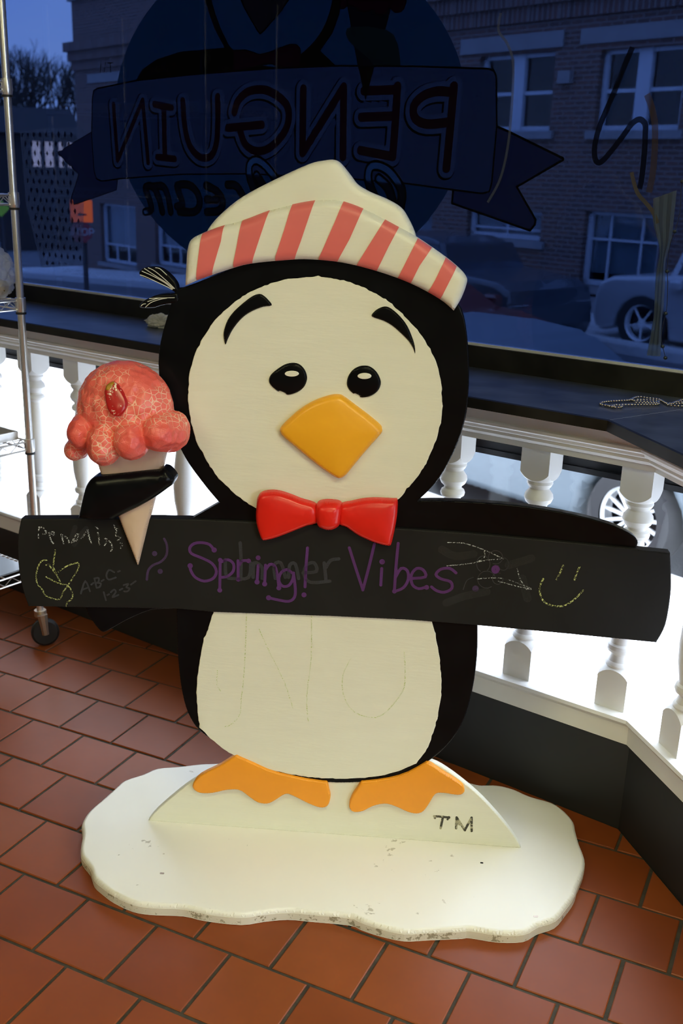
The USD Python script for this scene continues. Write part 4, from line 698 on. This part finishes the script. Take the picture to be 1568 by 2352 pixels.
# strip of crumpled plastic and a bead string hanging inside the glass at the right
GI = B+N1*(GO+0.012)
def inner(pts, off, s): return np.array([onP(off[0]+x/s, off[1]+y/s, GI, N1) for x, y in pts])
cs_ = dict(off=(1000, 380), s=2.7606)
edgeL = inner([(1380, 210), (1378, 350), (1400, 450), (1420, 550), (1395, 700), (1385, 900), (1375, 1000), (1338, 1205)], **cs_); edgeR = inner([(1525, 158), (1505, 350), (1490, 480), (1455, 600), (1450, 750), (1440, 900), (1430, 1000), (1422, 1210)], **cs_)
eL, eR = smooth_line(edgeL, 4), smooth_line(edgeR, 4); V = []; k = 9
for a, b in zip(eL, eR):
    for i in range(k): V.append(a+(b-a)*i/(k-1)+N1*0.004*math.sin(i*2.1))
V = np.array(V); n = len(eL); F = [(r*k+i, r*k+i+1, (r+1)*k+i+1, (r+1)*k+i) for r in range(n-1) for i in range(k-1)]
top = V.copy(); bot = V-N1*0.0006; F = quads(F)
data(obj('plastic_strip', trimesh.Trimesh(np.vstack([top, bot]), np.vstack([F, F[:, ::-1]+len(V)]), process=False), 'plastic_sheet', smooth=30), 'crumpled grey-green plastic strip hanging against the tinted glass at right', 'plastic strip')
st = smooth_line(inner([(1568, 100), (1560, 180), (1555, 290), (1528, 400), (1492, 500), (1474, 640), (1476, 750), (1470, 900), (1447, 1010), (1437, 1100), (1462, 1218)], **cs_), 8); Ls = LineString(st); nb = int(Ls.length/0.011)
bs = []; sp2 = trimesh.creation.icosphere(2, 0.0056)
for i in range(nb+1):
    q = Ls.interpolate(i/nb, normalized=True).coords[0]; s_ = sp2.copy(); s_.apply_translation(np.array(q)+N1*0.006); bs.append(s_)
hs = thing('bead_string', 'dark glassy bead string hanging beside the plastic strip', 'bead string'); obj('bead', bs, 'car_glass', hs, smooth=True, kind='stuff'); obj('thread', tube(st+N1*0.006, 0.0008, 5), 'black_rubber', hs)

rb = dict(off=(1300, 0), s=4.5224)
def ribbon(name, label, lines, w, m):
    P0 = GI; U = unary_union([LineString(smooth_line(np.array([[(onP(1300+x/4.5224, y/4.5224, P0, N1)-B)@D1, onP(1300+x/4.5224, y/4.5224, P0, N1)[2]] for x, y in l]), 5)).buffer(w/2, cap_style=2) for l in lines])
    data(obj(name, on_glass(U, -0.0195, 0.0005), m, smooth=False), label, 'ribbon')
ribbon('hanging_ribbon', 'dark looped ribbon hanging on the tinted glass at upper right', [[(690, 490), (600, 700), (490, 980), (360, 1280), (300, 1500), (300, 1640), (340, 1690), (400, 1650), (500, 1530), (600, 1400), (680, 1290), (760, 1240), (820, 1290), (822, 1400), (812, 1600), (785, 1850), (760, 1960)]], .014, 'ribbon_dark')
ribbon('hanging_ribbon', 'beige ribbon hanging on the tinted glass above the plastic strip', [[(680, 1790), (700, 1880), (745, 2010), (830, 2110), (900, 2200), (950, 2320)]], .010, 'ribbon_beige')
ribbon('hanging_ribbon', 'thin pale strip hanging on the glass between the sign and the brick windows', [[((x-1300)*4.5224, y*4.5224) for x, y in ((1150, 30), (1145, 70), (1165, 100), (1178, 140), (1178, 200), (1171, 300), (1160, 370), (1145, 420), (1120, 465))]], .007, 'strip_pale')
ribbon('hanging_ribbon', 'long brown ribbon hanging beside the dark loop', [[(840, 980), (890, 1120), (922, 1300), (920, 1550), (900, 1800), (860, 2000)]], .016, 'ribbon_brown')

# ------------------------------------------------------------------ outside
FA = np.radians(-45); DF = np.array([math.cos(FA), math.sin(FA), 0]); NF = np.array([DF[1], -DF[0], 0]); F0 = np.array([3.3235, 16.3744, 0.0])
def ground(x, y):
    s = (np.array([x, y])-F0[:2])@DF[:2]; return -0.60-0.055*np.maximum(0, -(s+4))
def gpatch(poly_pts, dz, step=2.0, thick=0.12):
    """paved surface following the slope of the street"""
    P = poly(poly_pts); x0, y0, x1, y1 = P.bounds; gx, gy = np.meshgrid(np.arange(x0, x1, step), np.arange(y0, y1, step)); q = np.c_[gx.ravel(), gy.ravel()]; q = q[shapely.contains_xy(P.buffer(-step*.3), q[:, 0], q[:, 1])]
    b = keep(np.array(P.exterior.coords), step); pt = np.vstack([b, q]); T = Delaunay(pt).simplices; c = pt[T].mean(1); T = T[shapely.contains_xy(P, c[:, 0], c[:, 1])]
    z = np.array([ground(*p) for p in pt])+dz; n = len(pt); a = pt[T]; e0, e1_ = a[:, 1]-a[:, 0], a[:, 2]-a[:, 0]; ar = e0[:, 0]*e1_[:, 1]-e0[:, 1]*e1_[:, 0]; T[ar < 0] = T[ar < 0][:, ::-1]
    V = np.vstack([np.c_[pt, z], np.c_[pt, z-thick]]); m = len(b); i = np.arange(m); j = (i+1) % m; cc = P.exterior.is_ccw
    S = quads(np.c_[i, i+n, j+n, j]); S = S if not cc else S[:, ::-1]
    return trimesh.Trimesh(V, np.vstack([T, T[:, ::-1]+n, S]), process=False)
def fq(s0, s1, t0, t1): return [tuple((F0+DF*s+NF*t)[:2]) for s, t in ((s0, t0), (s1, t0), (s1, t1), (s0, t1))]   # along / out from the far facade
obj('street', gpatch(fq(-75, 40, -70, 10.8), 0.0, 4.0), 'asphalt', kind='structure')
obj('kerb_near', gpatch(fq(-60, 30, 10.25, 10.4), 0.13, 3.0, .3), 'kerb_stone', kind='structure'); obj('kerb_far', gpatch(fq(-21, 30, 2.6, 2.8), 0.13, 3.0, .3), 'kerb_stone', kind='structure')
obj('pavement_far', gpatch(fq(-21, 30, -0.5, 2.62), 0.13, 3.0, .25), 'concrete', kind='structure')
pv = thing('pavement_near', 'pale concrete pavement slabs just outside the window', 'pavement', kind='structure')
shop = poly([tuple((B+D1*-40+N1*-.24)[:2]), tuple((B+(-.24)*BIS)[:2]), tuple((B+D2*12+N2*-.24)[:2]), tuple((B+D2*12+N1*30)[:2]), tuple((B+D1*-40+N1*30)[:2])])
near = poly(fq(-22, 30, 10.4, 26)).difference(shop); near = max(getattr(near, 'geoms', [near]), key=lambda g: g.area)
for i in range(-4, 20):
    for j in range(5):
        q = poly(fq(-10+1.5*i, -10+1.5*i+1.488, 10.41+1.5*j, 10.41+1.5*j+1.488)).intersection(near)
        if q.geom_type == 'Polygon' and q.area > .02: obj('slab', gpatch(list(q.exterior.coords)[:-1], 0.13+rng.normal(0, .003), 5.0, .1), 'concrete', pv, smooth=False)
obj('pavement_bed', gpatch(list(near.exterior.coords)[:-1], 0.112, 4.0, .2), 'concrete', kind='structure')
for k, (s, t) in enumerate(((-14.5, 4.2), (-14.5, 5.6), (-25, 1.0), (-33, -2.0))):
    obj('road_line', gpatch(fq(s-9, s+6, t, t+0.35), 0.006, 3.0, .01), 'road_paint', kind='structure')
obj('road_line', gpatch(fq(-2, 3.5, 5.2, 5.32), 0.006, 3.0, .01), 'road_paint', kind='structure')

# brick building across the street
def fs(x, y): P = onP(x, y, F0, NF); return (P-F0)@DF, P[2]
def fbox(s0, s1, t0, t1, z0, z1):
    m = bx(min(s0, s1), max(s0, s1), min(t0, t1), max(t0, t1), min(z0, z1), max(z0, z1)); T = np.eye(4); T[:3, 0] = DF; T[:3, 1] = NF; T[:3, 3] = F0; m.apply_transform(T); m.invert() if np.linalg.det(T[:3, :3]) < 0 else None; return m
bd = thing('brick_building', 'two-storey dark brick building with pale lintels across the street', 'building')
# windows: (left, top, right, bottom in the facade), kind
WIN = []
for (x0, y0, x1, y1, kind) in ((1097, 124, 1268, 302, 'pair'), (1372, 108, 1568, 300, 'pair'), (1072, 482, 1242, 548, 'low'), (1335, 488, 1510, 664, 'grid'), (232, 470, 312, 606, 'blind'), (356, 470, 428, 612, 'blind'), (900, 482, 990, 600, 'blind'), (700, 140, 860, 310, 'pair'), (380, 160, 520, 300, 'pair')):
    a, b = fs((x0+x1)/2, y0), fs((x0+x1)/2, y1); s0, s1 = fs(x0, (y0+y1)/2)[0], fs(x1, (y0+y1)/2)[0]
    WIN.append((s0, s1, b[1], a[1], kind))
ST0 = fs(172, 200)[0]; TOP = fs(170, 3)[1]
wall = poly([(ST0, -3.5), (14, -3.5), (14, TOP+1.5), (ST0+4.5, TOP+1.5), (ST0+4.5, TOP), (ST0, TOP)])
for w_ in WIN: wall = wall.difference(sbox(w_[0], w_[2], w_[1], w_[3]))
def facade(P, t0, t1):
    m = pillow(P, t1, flat, (), 2.0, 0, yfront=t0); v = m.vertices.copy(); m.vertices = F0+v[:, :1]*DF-v[:, 1:2]*NF+np.c_[0*v[:, 0], 0*v[:, 0], v[:, 2]]; return m
# brick pattern runs in the plane of the facade: keep the mesh in local axes under a turned Xform
mtx = Gf.Matrix4d(*DF, 0, 0, 0, 1, 0, *NF, 0, *F0, 1)
m = pillow(wall, 0.30, flat, (), 2.0, 0, yfront=0.0); v = m.vertices.copy(); m.vertices = np.c_[v[:, 0], v[:, 2], -v[:, 1]]; UsdGeom.Xformable(obj('wall', m, 'brick_far', bd, smooth=False)).AddTransformOp().Set(mtx)
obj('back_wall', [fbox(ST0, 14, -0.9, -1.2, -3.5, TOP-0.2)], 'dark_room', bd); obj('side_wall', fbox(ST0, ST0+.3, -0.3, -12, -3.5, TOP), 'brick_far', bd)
zc = lambda x, y: fs(x, y)[1]
for (dz0, dz1, t, ov) in ((0.0, .35, .12, .05), (-1.35, -1.1, .25, .18), (-1.6, -1.35, .15, .10), (-1.85, -1.6, .06, .04)):
    obj('cornice', [fbox(ST0-ov, 14, 0, t, TOP+dz0, TOP+dz1), fbox(ST0-ov, ST0, 0, -6, TOP+dz0, TOP+dz1)], 'limestone' if dz0 == 0 else 'brick_far', bd)
for (x0, x1, y0, y1) in ((1060, 1297, 92, 127), (1334, 1600, 67, 103), (200, 330, 172, 192), (640, 900, 110, 140)):
    a, b = fs((x0+x1)/2, (y0+y1)/2+0, ), 0; s0, s1 = fs(x0, 110)[0], fs(x1, 85)[0]; xm = (x0+x1)/2; zt0 = fs(x0, y0)[1]; zb0 = fs(x0, y1)[1]
    obj('lintel', fbox(s0, s1, -0.05, 0.04, zb0, zt0), 'limestone', bd)
for (s0, s1, z0, z1, kind) in WIN:
    fr = 0.09; f_ = [fbox(s0, s0+fr, -.2, -.12, z0, z1), fbox(s1-fr, s1, -.2, -.12, z0, z1), fbox(s0, s1, -.2, -.12, z0, z0+fr), fbox(s0, s1, -.2, -.12, z1-fr*.7, z1)]; mid = (s0+s1)/2; zm = (z0+z1)/2
    if kind == 'pair':
        f_ += [fbox(mid-.13, mid+.13, -.2, -.1, z0, z1), fbox(s0, s1, -.2, -.14, zm-.03, zm+.03)]
    if kind == 'grid':
        f_ += [fbox(s0, s1, -.2, -.14, z0+(z1-z0)*.63-.02, z0+(z1-z0)*.63+.02)]+[fbox(s0+(s1-s0)*k-.02, s0+(s1-s0)*k+.02, -.2, -.15, z0, z1) for k in (.3, .72)]
    if kind == 'low': f_ += [fbox(s0, s1, -.2, -.14, z0+.16, z0+.2)]+[fbox(mid-.02, mid+.02, -.2, -.15, z0, z1)]
    if kind == 'blind': f_ += [fbox(s0, s1, -.2, -.14, z0+.5, z0+.54)]+[fbox(s0+(s1-s0)*k-.03, s0+(s1-s0)*k+.03, -.2, -.15, z0, z0+.5) for k in (.33, .66)]
    w = obj('window', f_, 'sash_white', bd); obj('pane', fbox(s0+.02, s1-.02, -.19, -.18, z0, z1), 'far_glass', w, smooth=False)
    if kind in ('blind', 'low', 'grid'): obj('blind', fbox(s0+.05, s1-.05, -.24, -.23, z0+(.5 if kind == 'blind' else .22 if kind == 'grid' else 0.02), z1), 'blind', w, smooth=False)
    obj('window_sill', fbox(s0-.12, s1+.12, -.12, .08, z0-.13, z0), 'limestone', bd)
a = fs(1303, 178); obj('wall_vent', fbox(a[0]-.13, a[0]+.13, 0, .12, a[1]-.1, a[1]+.1), 'limestone', bd)
obj('foundation', fbox(-4.2, 14, 0, .06, -1.2, fs(1380, 684)[1]), 'limestone', bd)

# cars
def arch(cx, r, n=9): return [(cx+r*math.cos(a), 0.30+r*math.sin(a)) for a in np.linspace(math.pi, 0, n)]
def make_car(name, label, m, pos, ang, L=4.5, W=1.78, H=1.45, kind='sedan', tyre=0.33, spokes=15, hood=0.98, cab=0.0):
    t = thing(name, label, 'car', pos, ang); wx = (0.86, L-0.95); k = tyre+.05
    lo = [(0.0, 0.45), (0.06, 0.28), (0.2, 0.22)]+arch(wx[0], k)+[(wx[0]+k+.02, .2), (wx[1]-k-.02, .2)]+arch(wx[1], k)+[(L-.1, .25), (L, .42)]
    if kind == 'sedan': h_ = hood; up = [(L-.02, h_-.13), (L-.15, h_), (L-.75, h_+.02), (1.5, h_), (.9, h_-.03), (.25, h_-.14), (.05, .62)]; gh = [(1.15, h_-.06), (1.95, H-.03), (2.4, H), (3.1, H-.02), (3.55, H-.12), (4.05, h_-.03)]; gh = [(x+cab*(1 if x < 3.2 else .45), z) for x, z in gh]
    else: up = [(L, .95), (L-.05, 1.12), (1.35, 1.12), (1.2, 1.10), (.3, 1.02), (.08, .92), (.02, .7)]; gh = [(1.15, 1.05), (1.55, H-.06), (1.8, H), (L-.25, H), (L-.08, 1.05)]
    def ext(P, w0, r, m_, nm, par=t, inset=0.0):
        q = plate(poly(P).buffer(-0.02).buffer(0.02) if nm == 'body' else poly(P), -w0/2, 0.0, r, 0.06); q2 = q.copy(); q2.vertices = q2.vertices*[1, -1, 1]; q2.invert(); mm = cat([q, q2])
        if inset:
            z0, z1 = (hood-.06 if kind == 'sedan' else .92), H; v_ = mm.vertices; v_[:, 1] *= 1-inset*np.clip((v_[:, 2]-z0)/(z1-z0), 0, 1)
        return obj(nm, mm, m_, par)
    ext(lo+up, W, .07, m, 'body'); ext(gh, W-.14, .05, 'car_glass', 'cabin_glass', t, .16)
    c = poly(gh); rf = c.intersection(sbox(0, H-.10, L, H+1)); 
    ext(list(rf.buffer(.012).exterior.coords)[:-1], W-.12, .04, m, 'roof', t, .16)
    z_b = hood-.05 if kind == 'sedan' else .93
    for x in ((gh[0][0]+gh[-1][0])/2+.05, gh[0][0]+.05, gh[-1][0]-.05):
        tx = x; q = [(tx-.05, z_b), (tx+.05, z_b), ((tx+.04) if abs(tx-2.6) < .6 else (gh[1][0]-.02 if tx < 2 else 3.5 if kind == 'sedan' else L-.2), H-.06), ((tx-.04) if abs(tx-2.6) < .6 else (gh[1][0]-.12 if tx < 2 else 3.4 if kind == 'sedan' else L-.3), H-.06)]
        ext(q, W-.125, .005, m, 'pillar', t, .16)
    for i, x in enumerate(wx):
        for s in (-1, 1):
            y = s*(W/2-.10); ty = lathe([(tyre*.66, -.1), (tyre*.93, -.105), (tyre, -.06), (tyre, .06), (tyre*.93, .105), (tyre*.66, .1)], 40); ty.apply_transform(trimesh.geometry.align_vectors([0, 0, 1], [0, s, 0])); ty.apply_translation([x, y, tyre])
            w = obj('wheel', ty, 'tyre', t); rr = tyre*.68; P_ = []
            ring = lathe([(rr*.9, -.02), (rr, -.02), (rr, .075), (rr*.9, .06)], 40); hub = lathe([(0, .03), (rr*.22, .03), (rr*.22, .06), (0, .065)], 20); P_ += [ring, hub]
            for q in range(spokes):
                b_ = bx(rr*.2, rr*.93, -rr*.052, rr*.052, .03, .06, .006); b_.apply_transform(trimesh.transformations.rotation_matrix(2*math.pi*q/spokes, [0, 0, 1])); P_.append(b_)
            rm = cat(P_); rm.apply_transform(trimesh.geometry.align_vectors([0, 0, 1], [0, s, 0])); rm.apply_translation([x, y, tyre]); obj('rim', rm, 'rim_alloy', w)
    for s in (-1, 1):
        obj('headlamp', bx(.03, .35, s*(W/2-.4)-.02*s, s*(W/2-.05), .62, .76, .02) if s > 0 else bx(.03, .35, -(W/2-.05), -(W/2-.4), .62, .76, .02), 'lamp_lens', t)
        obj('door_mirror', bx(1.35, 1.55, s*(W/2+.02), s*(W/2+.18), z_b, z_b+.13, .03) if s > 0 else bx(1.35, 1.55, -(W/2+.18), -(W/2+.02), z_b, z_b+.13, .03), m, t)
    return t
def car_at(name, label, m, wheel_xy, ang, which, side, **k):
    """places the car so that one wheel (which: 0 front, 1 rear; side -1 or 1) stands at wheel_xy; the nose points along -x of the car"""
    L = k.get('L', 4.5); W = k.get('W', 1.78); wx = (0.86, L-.95)[which]; a = math.radians(ang); loc = np.array([wx, side*(W/2-.02)]); r = np.array([loc[0]*math.cos(a)-loc[1]*math.sin(a), loc[0]*math.sin(a)+loc[1]*math.cos(a)])
    p = np.array(wheel_xy)-r; return make_car(name, label, m, (*p, ground(*wheel_xy)), ang, **k)
wn_ = onZ(1443, 1192, -0.28)
car_at('parked_car', 'silver-grey car parked at the kerb, its bright wheel behind the right balusters', 'car_silver', wn_[:2], 135, 0, 1, tyre=0.32, H=1.20, hood=.78, cab=.55)
car_at('parked_car', "pale silver-blue off-road car by the window's right edge", 'car_grey', onZ(1470, 742, -0.20)[:2], -45, 0, -1, H=1.78, kind='suv', tyre=.40, spokes=5, W=1.85)
car_at('parked_car', "long dark navy van across the street right of the penguin's hat", 'car_navy', (CAM+ray(1070, 600)/np.linalg.norm(ray(1070, 600)[:2])*14.4)[:2], 135, 0, 1, H=1.50, L=4.9, kind='suv', tyre=.36, spokes=7, W=1.8)
mq = CAM+ray(950, 640)/np.linalg.norm(ray(950, 640)[:2])*10.4  # car added for the dark red tone of an unclear reflection
car_at('parked_car', 'dark maroon car added in the street in place of a dark window reflection', 'car_maroon', mq[:2], 135, 0, 1, H=1.36)

# street signs, house and trees at the left
def facing(c): d = CAM-c; d[2] = 0; d /= np.linalg.norm(d); return np.array([-d[1], d[0], 0]), d
def sign_plate(P2, c, tilt=0.02):
    u_, d_ = facing(c); m = plate(P2, -0.004, 0.0, 0.002, 0.05); v = m.vertices; m.vertices = c+v[:, :1]*u_-v[:, 1:2]*d_+np.c_[0*v[:, 0], 0*v[:, 0], v[:, 2]]; return m
SD = 19.0
def at_d(x, y, D=SD): d = ray(x, y); return CAM+d*D/np.linalg.norm(d[:2])
so = thing('road_sign', 'orange roadworks sign with a black arrow over a stop sign, outside left', 'road sign')
c = at_d(187, 485); kx = SD/FPX
obj('panel', sign_plate(sbox(-23*kx, -23*kx, 23*kx, 23*kx).buffer(-.02).buffer(.02), c), 'sign_orange_glow', so, label='orange panel with added glow')
obj('arrow', [sign_plate(poly([(-10*kx, -7*kx), (-3*kx, -2*kx), (-3*kx, -5*kx), (10*kx, -5*kx), (10*kx, -9*kx), (-3*kx, -9*kx), (-3*kx, -12*kx)]), c+facing(c)[1]*.006)], 'post_dark', so)
ss = so
c = at_d(187, 533); oc = Polygon([(24*kx*math.cos(a), 24*kx*math.sin(a)) for a in np.arange(8)*math.pi/4+math.pi/8])
obj('panel', sign_plate(oc, c), 'sign_red', ss, label='dark red octagonal stop sign'); tm = meshkit.text_mesh('STOP', 15*kx, 0.003); tm.apply_translation([-tm.bounds[:, 0].mean(), -7*kx, 0]); u_, d_ = facing(c); v = tm.vertices; tm.vertices = c+v[:, :1]*u_+(v[:, 2:3]+.005)*d_+np.c_[0*v[:, 0], 0*v[:, 0], v[:, 1]]; obj('lettering', tm, 'sign_white', ss, smooth=False)
pc = at_d(193, 533, SD+.12); obj('post', cyl([pc[0], pc[1], ground(pc[0], pc[1])], [pc[0], pc[1], pc[2]+.9], .045), 'post_dark', ss)
c = at_d(2, 478, 26.0); kx2 = 26/FPX; yl = thing('road_sign', 'lime-yellow diamond road sign at the far left edge', 'road sign'); obj('panel', sign_plate(Polygon([(18*kx2, 0), (0, 18*kx2), (-18*kx2, 0), (0, -18*kx2)]), c), 'sign_lime', yl); obj('post', cyl([c[0], c[1]+.1, ground(c[0], c[1])], [c[0], c[1]+.1, c[2]], .04), 'post_dark', yl)
hc = at_d(115, 380, 62.0); hu, hd = facing(hc); hk = 62/FPX; gz = ground(hc[0], hc[1])
hs_ = thing('house', 'dark house with glowing windows beyond the street at left', 'house')
def hbox(x0, x1, z0, z1, t0, t1):
    m = bx(x0, x1, t0, t1, z0, z1); v = m.vertices; m.vertices = hc+v[:, :1]*hu+v[:, 1:2]*hd+np.c_[0*v[:, 0], 0*v[:, 0], v[:, 2]]; return m
H0 = (380-300)*hk
obj('wall', hbox(-110*hk, 60*hk, gz-hc[2]-1, (380-315)*hk, -8, 0), 'house_wall', hs_)
rf = trimesh.Trimesh(*_hull([(x*hk, y, z) for x, y, z in ((-120, .5, 62*hk), (70, .5, 62*hk), (-120, -8.5, 62*hk), (70, -8.5, 62*hk), (-100, -4, 120*hk), (50, -4, 120*hk))])); v = rf.vertices; rf.vertices = hc+v[:, :1]*hu+v[:, 1:2]*hd+np.c_[0*v[:, 0], 0*v[:, 0], v[:, 2]]; obj('roof', rf, 'house_roof', hs_, smooth=False)
for (x0, x1) in ((-37, 10), (17, 48)):
    w = obj('window', [hbox(x0*hk, x1*hk, -7*hk, -3*hk, 0, .12), hbox(x0*hk, x1*hk, 47*hk, 50*hk, 0, .12)]+[hbox(q*hk-.06, q*hk+.06, -5*hk, 48*hk, 0, .12) for q in (x0, x1)]+([hbox((x0+x1)/2*hk-.12, (x0+x1)/2*hk+.12, -5*hk, 48*hk, 0, .12)]), 'post_dark', hs_)
    obj('pane', hbox(x0*hk, x1*hk, -4*hk, 47*hk, -.05, .03), 'lit_window', w, smooth=False)
def bare_tree(name, label, base, h, seed, r0=0.22, spread=1.0):
    R_ = np.random.default_rng(seed); tr_, tw = [], []; p00 = np.asarray(base, float)
    def grow(p, d, l, r, dep):
        e = p+d*l; mid = (p+e)/2+R_.normal(0, l*.04, 3); (tr_ if dep < 2 else tw).append(tube([p, mid, e], [r, r*.85, r*.7], 6 if dep < 2 else 4, cap=False))
        if dep >= 6: return
        for i in range(3 if dep < 4 else 2):
            n_ = d+R_.normal(0, .38*spread, 3); n_[2] += .22; n_ /= np.linalg.norm(n_); grow(e-(d*l*.15*R_.random()), n_, l*(.68+.16*R_.random()), r*.62, dep+1)
    grow(np.asarray(base, float), np.array([0, 0, 1.0]), h*.30, r0, 0)
    t = thing(name, label, 'tree', group='bare trees on the skyline'); obj('trunk', tr_, 'bark', t); obj('twig', tw, 'bark', t, kind='stuff')
for i, (x, D, top, lab) in enumerate(((-24, 80, 128, 'bare winter tree at the far left edge, half out of the picture'), (26, 95, 122, 'bare winter tree just right of the rack post'), (72, 80, 112, 'tall bare winter tree left of centre above the dark house'), (116, 95, 118, 'bare winter tree right of centre above the dark house'), (158, 82, 120, 'bare winter tree closest to the brick building'))):
    b_ = at_d(x, 420, D); b_[2] = ground(b_[0], b_[1]); tp = at_d(x, top, D)[2]; bare_tree('bare_tree', lab, b_, tp-b_[2], 40+i, .27, .75)
# wooded rise behind the trees
m = crumple((42, 14, 6), 3, .25, 40, sub=4); q = at_d(60, 400, 120.0); m.apply_translation([q[0], q[1], ground(q[0], q[1])+4.0]); data(obj('hillside', m, 'bark', smooth=40, kind='structure'))
m = gpatch(fq(-120, -22, -110, -30), 0.05, 8, .3); data(obj('lawn', m, 'grass_dark', kind='structure'))
